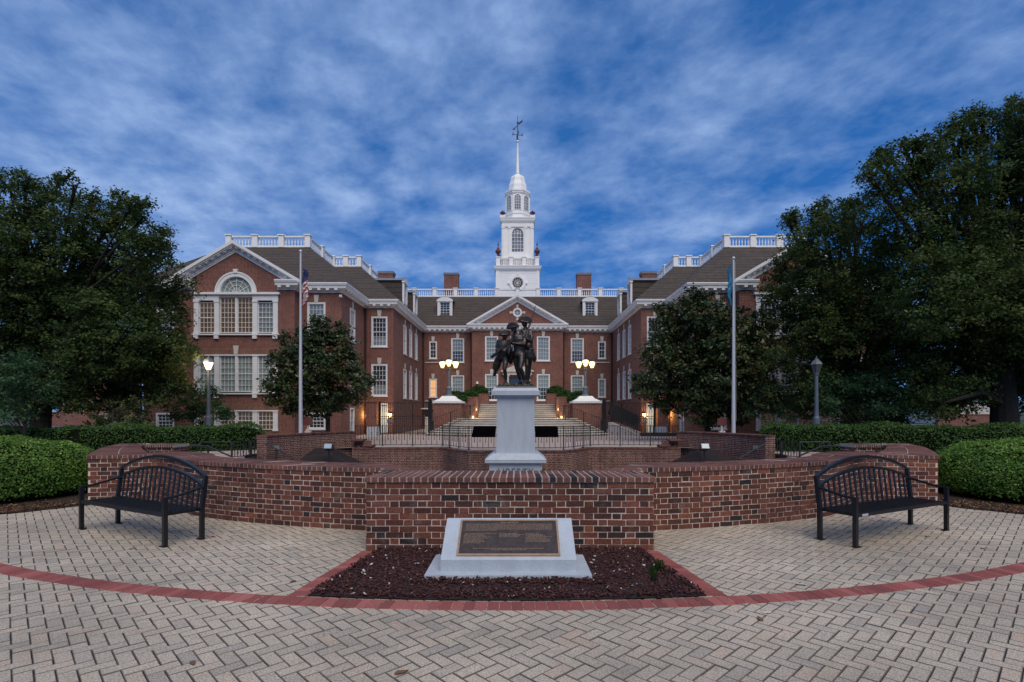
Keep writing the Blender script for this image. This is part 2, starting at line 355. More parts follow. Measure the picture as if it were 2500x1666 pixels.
# herringbone pavers
def pavers():
    mb = MB(); tones = []; L, S_, gap, bv = .2, .1, .0048, .0046
    th = R(-46.0); c, s = math.cos(th), math.sin(th)
    ox, oy = 0.03, 3.0
    def put(u0, v0, u1, v1):
        cu, cv = (u0+u1)/2, (v0+v1)/2
        X = ox+cu*c-cv*s; Y = oy+cu*s+cv*c
        if Y < 2.45 or Y > 10.4 or abs(X-.1) > Y*1.0+.35: return
        r = math.hypot(X-CC.x, Y-CC.y)
        if r < 11.0-.1 and Y > 7.0: return
        if Y > 9.9 or (abs(X) > 7.5 and Y > 9.35-(abs(X)-7.5)*.62): return
        if abs(X) < 1.5 and 4.75 < Y: return
        jx, jy, jr = random.gauss(0, .0009), random.gauss(0, .0009), random.gauss(0, .004)
        dz = random.gauss(0, .0012); tx, ty = random.gauss(0, .004), random.gauss(0, .004)
        i = len(mb.v)
        for inset, z in ((0, -.011), (0, -.0035), (bv, 0)):
            for (uu, vv) in ((u0+gap/2+inset, v0+gap/2+inset), (u1-gap/2-inset, v0+gap/2+inset), (u1-gap/2-inset, v1-gap/2-inset), (u0+gap/2+inset, v1-gap/2-inset)):
                du, dv = uu-cu, vv-cv
                du, dv = du-dv*jr, dv+du*jr
                mb.v.append((ox+(cu+du)*c-(cv+dv)*s+jx, oy+(cu+du)*s+(cv+dv)*c+jy, z+dz+du*tx+dv*ty if z > -.01 else z))
        t = min(1, max(0, random.gauss(.5, .22)))
        for f in ((8, 9, 10, 11),)+tuple((4+k, 4+(k+1) % 4, 8+(k+1) % 4, 8+k) for k in range(4))+tuple((k, (k+1) % 4, 4+(k+1) % 4, 4+k) for k in range(4)):
            mb.f.append(tuple(i+q for q in f)); mb.m.append(0 if f[0] == 8 else 1); tones.append(t)
    N = 130
    for i in range(-N, N):
        for j in range(-50, 50):
            # diagonal stair of 2:1 pairs tiles the plane as 90 degree herringbone
            u, v = i*S_+j*.4, i*S_
            # horizontal brick, then the upright one to its right
            put(u, v, u+L, v+S_)
            put(u-S_, v, u, v+L)
    return mb, tones
mbp, tn = pavers()
o = obj('paving', mbp.mesh('paving', [M['paver'], M['paver_edge']], uv=False, attr=tn)); tag(o, kind='structure')
print('pavers', len(mbp.f)//9)
# red soldier course ring and the two radial strips beside the mulch bed
mb = MB(); tn = []
def slab(mb, p, z0, z1, bev, tn, t):        # p: four plan points ccw
    i = len(mb.v); cx = sum(q[0] for q in p)/4; cy = sum(q[1] for q in p)/4
    for k, z in ((0, z0), (0, z1-bev), (1, z1)):
        for q in p:
            f = 1-k*bev*1.2/max(.02, math.hypot(q[0]-cx, q[1]-cy)); mb.v.append((cx+(q[0]-cx)*f, cy+(q[1]-cy)*f, z))
    for f in ((8, 9, 10, 11),)+tuple((4+k, 4+(k+1) % 4, 8+(k+1) % 4, 8+k) for k in range(4))+tuple((k, (k+1) % 4, 4+(k+1) % 4, 4+k) for k in range(4)):
        mb.f.append(tuple(i+q for q in f)); mb.m.append(0); tn.append(t)
r0, r1 = 13.59, 13.79; n = int(2*R(44)*13.7/.1015)
for k in range(n):
    a0 = R(-90-44)+k*.1015/13.7+.0004; a1 = a0+.0965/13.7
    pt = lambda r, a: (CC.x+r*math.cos(a), CC.y+r*math.sin(a))
    slab(mb, [pt(r1, a0), pt(r1, a1), pt(r0, a1), pt(r0, a0)], -.01, .0045+random.gauss(0, .0007), .003, tn, random.random())
for sgn in (-1, 1):
    A = Vector((sgn*1.745, 6.29)); d = (A-Vector((CC.x, CC.y))).normalized(); B = Vector((CC.x, CC.y))+d*13.585
    w = Vector((-sgn*1, 0))*.2; L = (B-A).length; k = 0
    while k*.1015 < L:
        q0 = A+d*(k*.1015+.002); q1 = A+d*min(L, k*.1015+.0995)
        pts = [q0, q1, q1+w, q0+w]
        if sgn > 0: pts = pts[::-1]
        pts = [tuple(p) for p in pts]
        slab(mb, pts, -.01, .0042+random.gauss(0, .0007), .003, tn, random.random()); k += 1
tag(obj('red_paver_border', mb.mesh('red_paver_border', M['red_paver'], uv=False, attr=tn)), kind='structure')

# ================================================================ front seat wall, brick by brick
def resample(pts, step):
    pts = [Vector(p) for p in pts]; out = [pts[0]]; acc = 0
    for a, b in zip(pts, pts[1:]):
        L = (b-a).length; n = max(1, int(L/step))
        for k in range(1, n+1): out.append(a.lerp(b, k/n))
    return out
class Path:
    def __init__(s, pts):
        s.p = [Vector(q) for q in pts]; s.c = [0]
        for a, b in zip(s.p, s.p[1:]): s.c.append(s.c[-1]+(b-a).length)
        s.L = s.c[-1]
    def at(s, t):
        t = min(max(t, 0), s.L); lo = 0
        import bisect
        i = min(len(s.c)-2, max(0, bisect.bisect_right(s.c, t)-1))
        L = s.c[i+1]-s.c[i]; return s.p[i].lerp(s.p[i+1], (t-s.c[i])/L if L else 0)
    def tan(s, t): return (s.at(t+.03)-s.at(t-.03)).normalized()
def smooth(pts, n=6):
    pts = [Vector(p) for p in pts]; out = []
    for i in range(len(pts)-1):
        p0, p1, p2, p3 = pts[max(0, i-1)], pts[i], pts[i+1], pts[min(len(pts)-1, i+2)]
        for k in range(n):
            t = k/n
            out.append(.5*((2*p1)+(p2-p0)*t+(2*p0-5*p1+4*p2-p3)*t*t+(3*p1-p0-3*p2+p3)*t**3))
    out.append(pts[-1]); return out
arc = []
for k in range(0, 25):
    x = -1.7-(5.0-1.7)*k/24; arc.append((x, CC.y-math.sqrt(RW*RW-x*x)))
outer_L = arc[:-1]+[tuple(p) for p in smooth([arc[-1], (-5.45, 8.80), (-5.95, 9.30), (-6.30, 9.53), (-6.62, 9.58), (-6.95, 9.50), (-7.50, 9.40)], 4)]
inner_arc = []
for k in range(0, 25):
    x = -1.88-(4.75-1.88)*k/24; inner_arc.append((x, CC.y-math.sqrt(10.4**2-x*x)))
inner_L = [(-1.17, 6.95)]+inner_arc+[tuple(p) for p in smooth([inner_arc[-1], (-5.2, 9.3), (-5.6, 9.85), (-6.1, 10.25), (-6.6, 10.3), (-6.92, 10.05)], 4)[1:]]
ret_out = [(-7.5, 9.4), (-8.25, 10.5), (-9.0, 11.7), (-9.55, 12.95), (-7.95, 13.0)]
ret_in = [(-6.92, 10.05), (-7.65, 10.95), (-8.35, 11.9), (-8.6, 12.4), (-7.95, 12.42)]
PITCH = .0737; HW = 11*PITCH
def flemish(mb, tn, path, s0, s1, courses, z0=0.0, side=1, pitch=PITCH, depth=.05, phase=0, proud=.006):
    """bricks along a plan path; side: +1 when the outer face lies to the right of the path's direction"""
    P_ = Path(path); st, hd, jt = .202, .094, .0165; per = st+hd+2*jt
    for c in range(courses):
        s = s0-per*(.5 if c % 2 else 0)-phase; z = z0+c*pitch
        while s < s1:
            for w in (st, hd):
                a, b = max(s, s0), min(s+w, s1)
                if b-a > .025:
                    pa, pb = P_.at(a), P_.at(b); t = (pb-pa).normalized() if (pb-pa).length > 1e-6 else P_.tan(a)
                    nrm = Vector((t.y, -t.x))*side
                    pr = proud+random.gauss(0, .0016); h0 = z+.0075+random.gauss(0, .0012); h1 = z+pitch-.0075+random.gauss(0, .0012)
                    q = [pa+nrm*pr, pb+nrm*pr, pb-nrm*depth, pa-nrm*depth]
                    ja, jb = random.gauss(0, .0015), random.gauss(0, .0015)
                    t_ = random.random(); e = .004; i = len(mb.v)
                    mb.v += [(q[0].x, q[0].y, h0+ja), (q[1].x, q[1].y, h0+jb), (q[1].x, q[1].y, h1+jb), (q[0].x, q[0].y, h1+ja)]
                    ce = nrm*e; 
                    for kk, (pp, zz, dx) in enumerate(((pa, h0-e+ja, -1), (pb, h0-e+jb, 1), (pb, h1+e+jb, 1), (pa, h1+e+ja, -1))):
                        v = pp+nrm*(pr-.006)+t*dx*e; mb.v.append((v.x, v.y, zz))
                    for f in ((0, 1, 2, 3), (4, 5, 1, 0), (5, 6, 2, 1), (6, 7, 3, 2), (7, 4, 0, 3)):
                        ff = tuple(i+k for k in f)
                        if side < 0: ff = ff[::-1]
                        mb.f.append(ff); mb.m.append(0); tn.append(t_)
                s += w+jt
def wallcore(mb, outer, inner, z0, z1):
    n = 160; A, B = Path(outer), Path(inner)
    a = [A.at(A.L*k/n) for k in range(n+1)]; b = [B.at(B.L*k/n) for k in range(n+1)]
    for (p, q) in ((a, 0), (b, 1)):
        rows = [[(v.x, v.y, z0) for v in p], [(v.x, v.y, z1) for v in p]]; mb.grid(rows)
    mb.grid([[(v.x, v.y, z1) for v in a], [(v.x, v.y, z1) for v in b]])
def cap_course(mb, tn, outer, inner, z0, z1, over=.028, pitch=.0835):
    A, B = Path(outer), Path(inner); n = max(2, int(max(A.L, (A.L+B.L)/2)/pitch)); j = .0085
    for k in range(n):
        f0, f1 = k/n, (k+1)/n
        a0, a1, b0, b1 = A.at(A.L*f0), A.at(A.L*f1), B.at(B.L*f0), B.at(B.L*f1)
        d0 = (a0-b0).normalized(); d1 = (a1-b1).normalized()
        a0 = a0+d0*over; a1 = a1+d1*over; b0 = b0-d0*over; b1 = b1-d1*over
        ta = (a1-a0); ta = ta.normalized() if ta.length > 1e-6 else Vector((1, 0)); tb = (b1-b0); tb = tb.normalized() if tb.length > 1e-6 else ta
        a0 = a0+ta*j; a1 = a1-ta*j; b0 = b0+tb*j; b1 = b1-tb*j
        if (a1-a0).dot(ta) <= .004 or (b1-b0).dot(tb) <= .004: continue
        for (g0, g1) in ((0, .497), (.503, 1)):
            p = [a0.lerp(b0, g0), a1.lerp(b1, g0), a1.lerp(b1, g1), a0.lerp(b0, g1)]
            slab(mb, [tuple(q) for q in p], z0+.004, z1+random.gauss(0, .0015), .006, tn, random.random())
def cap_mortar(mb, outer, inner, z0, z1, over=.022):
    A, B = Path(outer), Path(inner); n = max(2, int(A.L/.1)); ra, rb = [], []
    for k in range(n+1):
        a, b = A.at(A.L*k/n), B.at(B.L*k/n); d = (a-b).normalized(); ra.append(a+d*over); rb.append(b-d*over)
    mb.grid([[(*v, z0) for v in ra], [(*v, z1) for v in ra], [(*v, z1) for v in rb], [(*v, z0) for v in rb], [(*v, z0) for v in ra]])
    for k in (0, -1): mb.face([(*ra[k], z0), (*ra[k], z1), (*rb[k], z1), (*rb[k], z0)])
wall = empty('brick_wall', (0, 7, 0), 'curved knee-high brick wall with a projecting middle block behind the sloped plaque stone', 'wall')
tn = []; mb = MB()
for mir in (False, True):
    m2 = MB(); t2 = []
    flemish(m2, t2, outer_L, 0, Path(outer_L).L, 11, side=-1)
    flemish(m2, t2, ret_out, 0, Path(ret_out).L, 11, side=-1)
    flemish(m2, t2, [(-1.7, 6.31), (-1.7, 7.33)], 0, 1.02, 11, side=-1)
    flemish(m2, t2, [(-7.95, 13.0), (-7.95, 12.42)], 0, .58, 11, side=-1)
    flemish(m2, t2, ret_in, 0, Path(ret_in).L, 11, side=1)
    flemish(m2, t2, inner_L, 0, Path(inner_L).L, 11, side=1)
    flemish(m2, t2, inner_L, 0, Path(inner_L).L, 18, z0=-18*PITCH, side=1)
    if mir: m2 = m2.mirror_x()
    mb.add(m2); tn += t2
flemish(mb, tn, [(-1.7, 6.31), (1.7, 6.31)], 0, 3.4, 11, side=1, phase=.1)
flemish(mb, tn, [(1.17, 6.92), (-1.17, 6.92)], 0, 2.34, 29, z0=-18*PITCH, side=1)
part('brick_face', mb, M['wall_brick'], wall, attr=tn)
mb = MB()
for mir in (False, True):
    m2 = MB()
    wallcore(m2, outer_L, inner_L, -1.35, HW+.001); wallcore(m2, ret_out, ret_in, -1.35, HW+.001)
    m2.box(-1.7, 6.31, -1.35, -1.165, 7.2, HW+.0005)
    m2.face([(-7.95, 12.42, -1.35), (-7.95, 13.0, -1.35), (-7.95, 13.0, HW), (-7.95, 12.42, HW)])
    mb.add(m2.mirror_x() if mir else m2)
mb.box(-1.165, 6.31, -1.35, 1.165, 6.92, HW+.0008)
part('mortar_core', mb, M['mortar'], wall)
mb = MB(); tn = []; bedm = MB()
for mir in (False, True):
    m2 = MB(); t2 = []
    oL = [(-1.72, 7.0), (-1.7, 7.33)]+outer_L[1:]
    cap_course(m2, t2, oL, inner_L, HW, HW+.062); cap_course(m2, t2, ret_out, ret_in, HW, HW+.062)
    cm = MB(); cap_mortar(cm, oL, inner_L, HW+.002, HW+.0588); cap_mortar(cm, ret_out, ret_in, HW+.002, HW+.0588); bedm.add(cm.mirror_x() if mir else cm)
    if mir: m2 = m2.mirror_x()
    mb.add(m2); tn += t2
fo = [(-1.7, 7.30), (-1.7, 6.31), (1.7, 6.31), (1.7, 7.30)]
cap_course(mb, tn, [(-1.725, 6.31), (1.725, 6.31)], [(-1.68, 6.97), (1.68, 6.97)], HW, HW+.0635)
part('coping', mb, M['cap_brick'], wall, attr=tn)
cap_mortar(bedm, [(-1.725, 6.31), (1.725, 6.31)], [(-1.68, 6.97), (1.68, 6.97)], HW+.003, HW+.0598)
part('coping_mortar', bedm, M['mortar_cap'], wall)

# ================================================================ mulch bed with the plaque stone
mb = MB()
rows = []
for j in range(14):
    y = 6.30-(6.30-4.6)*j/13; hw = 1.55+(6.3-y)*.147
    row = []
    for k in range(40):
        x = -hw+2*hw*k/39
        yy = y if j < 13 else CC.y-math.sqrt(13.58**2-x*x)
        yy = max(yy, CC.y-math.sqrt(13.58**2-x*x))
        e = min(1, (hw-abs(x))/.25, j/2+.3 if j else .3, (yy-(CC.y-math.sqrt(13.58**2-x*x)))/.15+.05)
        row.append((x, yy, .010+.022*max(0, e)+random.uniform(0, .008)))
    rows.append(row)
mb.grid(rows)
tag(obj('mulch_bed', mb.mesh('mulch_bed', M['mulch'])), kind='structure')
def chips(name, n, sampler, size, stops, kind='stuff', label=None, flat=.35, thick=.35):
    c = sampler(n); n = len(c)
    a = RNG.normal(size=(n, 3)); a[:, 2] *= flat; a /= np.linalg.norm(a, axis=1, keepdims=True)
    b = RNG.normal(size=(n, 3)); b[:, 2] *= flat; b -= (b*a).sum(1, keepdims=True)*a; b /= np.linalg.norm(b, axis=1, keepdims=True)
    w = np.cross(a, b); L = RNG.uniform(size[0], size[1], (n, 1)); Wd = L*RNG.uniform(.3, .7, (n, 1)); T = Wd*thick
    off = np.array([(-1, -1, -1), (1, -.8, -1), (.9, 1, -1), (-1, .8, -1), (-.8, -.7, 1), (.8, -.9, 1), (1, .7, 1), (-.7, 1, 1)], float)
    v = c[:, None, :]+.5*(a[:, None, :]*L[:, None, :]*off[None, :, :1]+b[:, None, :]*Wd[:, None, :]*off[None, :, 1:2]+w[:, None, :]*T[:, None, :]*off[None, :, 2:3])
    f = np.array([(3,2,1,0), (4,5,6,7), (0,1,5,4), (1,2,6,5), (2,3,7,6), (3,0,4,7)])
    F = (np.arange(n)*8)[:, None, None]+f[None]
    me = bpy.data.meshes.new(name); nv, nf = n*8, n*6
    me.vertices.add(nv); me.vertices.foreach_set('co', v.reshape(-1).astype(np.float32))
    me.loops.add(nf*4); me.loops.foreach_set('vertex_index', F.reshape(-1).astype(np.int32))
    me.polygons.add(nf); me.polygons.foreach_set('loop_start', np.arange(0, nf*4, 4, dtype=np.int32))
    me.update(calc_edges=True)
    at = me.attributes.new('tone', 'FLOAT', 'FACE'); at.data.foreach_set('value', np.repeat(RNG.uniform(0, 1, n), 6).astype(np.float32))
    me.materials.append(tone_mat(name, stops, speck=0, bump=0, rough=.9, spec=.2)); me.validate()
    return tag(obj(name, me), label, kind=kind)
def in_bed(n):
    y = RNG.uniform(4.55, 6.30, n); hw = 1.55+(6.3-y)*.147; x = RNG.uniform(-1, 1, n)*hw
    ok = (y > CC.y-np.sqrt(13.57**2-x*x)) & ~((abs(x) < .79) & (y > 5.17) & (y < 5.85))
    z = RNG.uniform(.022, .05, n); z = np.where((abs(x) < .95) & (y < 5.3) & (y > 4.95), z+.012, z)
    return np.stack([x, y, z], 1)[ok]
chips('red_mulch', 15000, in_bed, (.015, .042), [(0, (.030, .014, .014)), (.5, (.065, .026, .026)), (.92, (.10, .045, .042)), (1, (.13, .075, .065))])
chips('pale_mulch_chips', 150, lambda n: in_bed(n)+np.array([0, 0, .014]), (.015, .04), [(0, (.35, .30, .26)), (.6, (.55, .52, .48)), (1, (.65, .62, .62))])
# weeds
mb = MB()
for cx, cy in ((1.42, 5.25), (1.50, 5.4), (1.55, 5.42), (1.38, 5.05)):
    for k in range(16):
        a = random.uniform(0, 6.28); h = random.uniform(.03, .13); r = random.uniform(.01, .04)
        p = Vector((cx+random.gauss(0, .012), cy+random.gauss(0, .012), .02)); q = p+Vector((math.cos(a)*r, math.sin(a)*r, h)); s_ = Vector((-math.sin(a), math.cos(a), 0))*.006
        mb.face([p-s_*.5, p+s_*.5, q+s_, q+Vector((0, 0, .012)), q-s_])
tag(obj('weeds', mb.mesh('weeds', M['leaf_box'])), kind='stuff')
# stone
st = empty('memorial_stone', (0, 5.5, 0), 'low sloped grey granite stone carrying a bronze plaque, set in the red mulch', 'memorial stone')
mb = MB(); mb.box(-.81, 5.13, -.02, .81, 5.88, .070); part('base', mb, M['granite'], st)
mb = MB(); mb.hexa([(-.671, 5.26, .0702), (.671, 5.26, .0702), (.671, 5.78, .0702), (-.671, 5.78, .0702), (-.671, 5.26, .184), (.671, 5.26, .184), (.671, 5.77, .495), (-.671, 5.77, .495)])
part('slanted_block', mb, M['granite'], st)
u = Vector((0, .51, .311)).normalized(); nn = Vector((0, -.311, .51)).normalized(); o0 = Vector((0, 5.26, .184))
def onpl(x, v, h): return o0+Vector((x, 0, 0))+u*v+nn*h
def plbox(mb, x0, v0, x1, v1, h0, h1): mb.hexa([onpl(x0,v0,h0), onpl(x1,v0,h0), onpl(x1,v1,h0), onpl(x0,v1,h0), onpl(x0,v0,h1), onpl(x1,v0,h1), onpl(x1,v1,h1), onpl(x0,v1,h1)])
pl = MB(); V0, V1 = .050, .548; plbox(pl, -.512, V0, .512, V1, .0005, .014)
plo = part('plaque', pl, M['plaque'], st)
mb = MB(); e = .014
plbox(mb, -.517, V0-.005, .517, V0+e, .0006, .021); plbox(mb, -.517, V1-e, .517, V1+.005, .0006, .021)
plbox(mb, -.517, V0+e, -.517+e+.005, V1-e, .0006, .021); plbox(mb, .517-e-.005, V0+e, .517, V1-e, .0006, .021)
def world_child(name, mb, m, par, off): 
    return obj(name, mb.mesh(name, m), par)
world_child('rim', mb, M['brass'], plo, st.location)
mb = MB()
def words(x0, x1, v, h, seed):
    rr = random.Random(seed); x = x0
    while x < x1-.008:
        w = rr.uniform(.012, .045); w = min(w, x1-x); k = x
        while k < x+w:                       # little raised strokes, the size of the cast letters
            c = rr.uniform(.0028, .0045); hh = h*rr.choice((.62, .62, .9, 1))
            plbox(mb, k, v, k+c, v+hh, .0141, .0165); k += c+.0022
        x += w+.008
words(-.09, .10, .508, .013, 1)
for i in range(7): words(-.455, .455 if i < 6 else -.12, .484-i*.0155, .0085, 10+i)
words(-.455, -.13, .345, .0085, 30)
for i in range(8): words(-.465, (-.26, -.24, -.19, -.22, -.27, -.26, -.25, -.28)[i], .326-i*.0165, .0085, 40+i)
for i in range(4): words(-.10, (.08, .16, .11, .09)[i], .345-i*.0165, .0085, 60+i)
for i in range(8): words(.17, (.31, .35, .37, .44, .38, .43, .42, .41)[i], .345-i*.0165, .0085, 70+i)
words(-.36, .36, .135, .0085, 90); words(-.18, .19, .115, .0085, 91)
world_child('lettering', mb, M['brass'], plo, st.location)

# ================================================================ benches
def make_bench(loc, rz, label, plate):
    b = empty('park_bench', loc, label, 'bench', 'black metal benches facing the plaza'); b.rotation_euler.z = rz
    def pb(name, mb, par=b): return obj(name, mb.mesh(name, M['metal']), par)
    hw = 1.045
    for x in (-hw, hw):
        mb = MB(); mb.box(x-.024, -.024, 0, x+.024, .024, .592); sg = -1 if x > 0 else 1
        mb.box(x-.024 if sg > 0 else x-.085, -.03, 0.001, x+.085 if sg > 0 else x+.024, .03, .009); pb('leg', mb)
        mb = MB(); mb.obox((x, .45, 0), (x, .45, .40), .048, .048, (0, 1, 0)); mb.obox((x, .45, .40), (x, .50, .815), .048, .048, (0, 1, 0))
        mb.box(x-.024 if sg > 0 else x-.085, .42, 0.001, x+.085 if sg > 0 else x+.024, .48, .009); pb('leg', mb)
        mb = MB(); pts = []
        for k in range(13):
            t = k/12; y = .475*(1-t)-.01*t; z = .668-.072*(t*t*(3-2*t))-.012*math.sin(math.pi*t); pts.append((x, y, z))
        for a, c in zip(pts, pts[1:]): mb.obox(a, (Vector(c)+(Vector(c)-Vector(a))*.06), .05, .022)
        pb('armrest', mb)
    seat = MB()
    for y in (.0, .45): seat.box(-hw+.024, y-.02, .365, hw-.024, y+.02, .405)
    for x in (-hw+.02, 0, hw-.06): seat.box(x, .02, .368, x+.035, .43, .388)
    so = pb('seat', seat)
    sl = MB()
    for k in range(8):
        y = .045+k*.0515; sl.box(-hw+.03, y-.018, .389, hw-.03, y+.018, .399)
    for k in range(26):
        x = -hw+.07+k*(2*hw-.14)/25; sl.box(x-.006, .03, .3995, x+.006, .425, .4025)
    obj('seat_strips', sl.mesh('seat_strips', M['metal']), so)
    def arch(z0, rise, n=28): return [(-hw+2*hw*k/n, .0, z0+rise*(1-(2*k/n-1)**2)**.9) for k in range(n+1)]
    back = MB(); yb = lambda z: .45+.05*(z-.40)/.415
    for z0, rise, w in ((.795, .225, .046), (.665, .205, .040)):
        pts = [(x, yb(z), z) for x, _, z in arch(z0, rise)]
        for a, c in zip(pts, pts[1:]): back.obox(a, Vector(c)+(Vector(c)-Vector(a))*.03, w, w*.8, (0, 0, 1))
    bo = pb('backrest', back)
    n = 17; sl = MB()
    for k in range(n):
        x = -hw+2*hw*(k+1)/(n+1); zt = .665+.205*(1-(x/hw)**2)**.9
        sl.obox((x, yb(.40), .392), (x, yb(zt), zt-.01), .036, .012, (0, 1, 0))
    obj('back_slats', sl.mesh('back_slats', M['metal']), bo)
    if plate:
        mb = MB(); mb.box(-hw+.10, -.0235, .372, -hw+.22, -.0205, .398); obj('label_plate', mb.mesh('label_plate', M['pole']), b)
make_bench((-5.115, 6.97, .003), R(-28.6), 'left of the two black metal arched-back benches, beside the rounded left boxwood', False)
make_bench((5.11, 6.92, .003), R(27.0), 'right of the two black metal arched-back benches, a small pale plate on its seat rail', True)

# fallen leaves and a twig on the paving
fl = MB()
for i in range(5):
    for j in range(2): pass
LEAF = MB(); LEAF.grid([[(-.04, -.012, .004), (-.02, -.02, .010), (.01, -.018, .007), (.04, -.004, .012)], [(-.045, 0, .003), (-.02, 0, .004), (.01, 0, .003), (.05, 0, .006)], [(-.04, .012, .006), (-.02, .02, .012), (.01, .018, .010), (.04, .004, .010)]])
lm = [mat('dry_leaf_a', (.32, .24, .13), .8), mat('dry_leaf_b', (.16, .08, .04), .8), mat('dry_leaf_c', (.5, .47, .42), .8)]
for i, (px_, py_, k) in enumerate([(660, 1379, 0), (322, 1340, 0), (520, 1312, 1), (2400, 1340, 0), (2265, 1311, 0), (1875, 1498, 2), (1855, 1513, 1), (1955, 1429, 2), (1930, 1288, 2), (470, 1621, 1), (980, 1644, 1), (2157, 1264, 2), (313, 1270, 1), (715, 1421, 1)]):
    D = 2145/(py_-1005); o = obj('fallen_leaf', LEAF.mesh('fallen_leaf', lm[k], True)); o.location = ((px_-1266)/1300*D+.1, D, .002); o.rotation_euler.z = i*1.3
    o.scale = (.8+.1*(i % 4),)*3
    tag(o, ('curled tan', 'small dark brown', 'bleached pale')[k]+' fallen leaf lying on the paving', 'leaf', 'leaves fallen on the paving')
# ================================================================ the building
BY = 45.0
hall = empty('brick_hall', (0, BY, 0), 'red brick colonial hall round a forecourt, with two gabled wings and a white steeple', 'building')
EV, CR = 9.10, 9.66      # underside of the cornice, top of its crown
def wallface(mb, p0, p1, z0, z1, ops=(), depth=.13, m=0):
    """a wall from p0 to p1 seen from its right-hand side, with real openings (u0, u1, z0, z1) and their reveals"""
    p0, p1 = Vector(p0), Vector(p1); L = (p1-p0).length; d = (p1-p0)/L; n = Vector((d.y, -d.x))
    us = sorted({0, L, *[o[0] for o in ops], *[o[1] for o in ops]}); zs = sorted({z0, z1, *[o[2] for o in ops], *[o[3] for o in ops]})
    us = [u for u in us if 0 <= u <= L]; zs = [z for z in zs if z0 <= z <= z1]
    W_ = lambda u, z, k=0: ((p0+d*u-n*k).x, (p0+d*u-n*k).y, z)
    mb.cm = m
    for i in range(len(us)-1):
        for j in range(len(zs)-1):
            uc, zc = (us[i]+us[i+1])/2, (zs[j]+zs[j+1])/2
            if any(o[0] < uc < o[1] and o[2] < zc < o[3] for o in ops): continue
            mb.face([W_(us[i], zs[j]), W_(us[i+1], zs[j]), W_(us[i+1], zs[j+1]), W_(us[i], zs[j+1])])
    for a, b, c, e in ops:
        mb.face([W_(a, c), W_(a, c, depth), W_(a, e, depth), W_(a, e)]); mb.face([W_(b, e), W_(b, e, depth), W_(b, c, depth), W_(b, c)])
        mb.face([W_(a, e), W_(a, e, depth), W_(b, e, depth), W_(b, e)]); mb.face([W_(a, c, depth), W_(a, c), W_(b, c), W_(b, c, depth)])
WCACHE = {}
def window_mesh(w, h, cols, rows, sash=True, casing=.10, sill=True):
    """white box frame window; origin at the middle of the bottom edge on the wall's face, outside towards -y"""
    k = (round(w, 3), round(h, 3), cols, rows, sash, casing, sill)
    if k in WCACHE: return WCACHE[k]
    mb = MB(); c = casing; y0, y1 = -.02, .10
    mb.box(-w/2, y0, 0, -w/2+c, y1, h); mb.box(w/2-c, y0, 0, w/2, y1, h)
    mb.box(-w/2+c, y0, h-c, w/2-c, y1, h); mb.box(-w/2+c, y0, 0, w/2-c, y1, c*.7)
    if sill: mb.box(-w/2-.05, -.075, -.07, w/2+.05, .06, -.0005)
    gx0, gx1, gz0, gz1 = -w/2+c, w/2-c, c*.7, h-c
    r = .035
    mid = (gz0+gz1)/2
    for (a, b, yy) in (((gz0, mid, .075), (mid, gz1, .05)) if sash else ((gz0, gz1, .06),)):
        mb.box(gx0, yy-.02, a, gx0+r, yy+.02, b); mb.box(gx1-r, yy-.02, a, gx1, yy+.02, b)
        mb.box(gx0+r, yy-.02, a, gx1-r, yy+.02, a+r); mb.box(gx0+r, yy-.02, b-r, gx1-r, yy+.02, b)
        nr = rows//2 if sash else rows
        for i in range(1, cols):
            x = gx0+r+(gx1-gx0-2*r)*i/cols; mb.box(x-.011, yy-.012, a+r, x+.011, yy+.012, b-r)
        for j in range(1, nr):
            z = a+r+(b-a-2*r)*j/nr; mb.box(gx0+r, yy-.013, z-.011, gx1-r, yy+.013, z+.011)
    me = mb.mesh('window', M['white']); WCACHE[k] = me; return me
PC = {}
def pane_mesh(w, h, casing, m, lo=None, split=.5):
    k = (round(w, 3), round(h, 3), m, lo, split)
    if k in PC: return PC[k]
    mb = MB(); gx, z0, z1 = w/2-casing, casing*.7, h-casing
    if lo is None: mb.box(-gx, .085, z0, gx, .098, z1)
    else:
        zm = z0+(z1-z0)*split; mb.cm = 0; mb.box(-gx, .085, zm, gx, .098, z1); mb.cm = 1; mb.box(-gx, .085, z0, gx, .098, zm)
    PC[k] = mb.mesh('pane', [M[m]]+([M[lo]] if lo else [])); return PC[k]
LC = {}
def lintel_mesh(w, key=True):
    k = round(w, 3), key
    if k in LC: return LC[k]
    a = MB(); n = max(4, int(w/.085)); h = .40
    hw0, hw1 = w/2+.03, w/2+.14
    a.hexa([(-hw0, -.006, .0), (hw0, -.006, 0), (hw0, .03, 0), (-hw0, .03, 0), (-hw1, -.006, h), (hw1, -.006, h), (hw1, .03, h), (-hw1, .03, h)])
    b = None
    if key:
        b = MB(); b.hexa([(-.105, -.045, .002), (.105, -.045, .002), (.105, .03, .002), (-.105, .03, .002), (-.155, -.045, h+.06), (.155, -.045, h+.06), (.155, .03, h+.06), (-.155, .03, h+.06)])
    LC[k] = (a.mesh('lintel', M['soldier']), b.mesh('keystone', M['stone']) if b else None); return LC[k]
def window(x, y, z, rz, w, h, cols=4, rows=6, glass='glass', lo=None, split=.5, key=True, lintel=True, sash=True, casing=.10, label=None):
    o = obj('window', window_mesh(w, h, cols, rows, sash, casing), hall)
    o.matrix_parent_inverse = Matrix.Translation((0, -BY, 0)); o.location = (x, y, z); o.rotation_euler.z = rz
    if label: o['label'] = label
    obj('pane', pane_mesh(w, h, casing, glass, lo, split), o)
    if lintel:
        a, b = lintel_mesh(w, key); l = obj('lintel', a, o); l.location = (0, 0, h+.0)
        if b: k = obj('keystone', b, o); k.location = (0, 0, h)
    return o
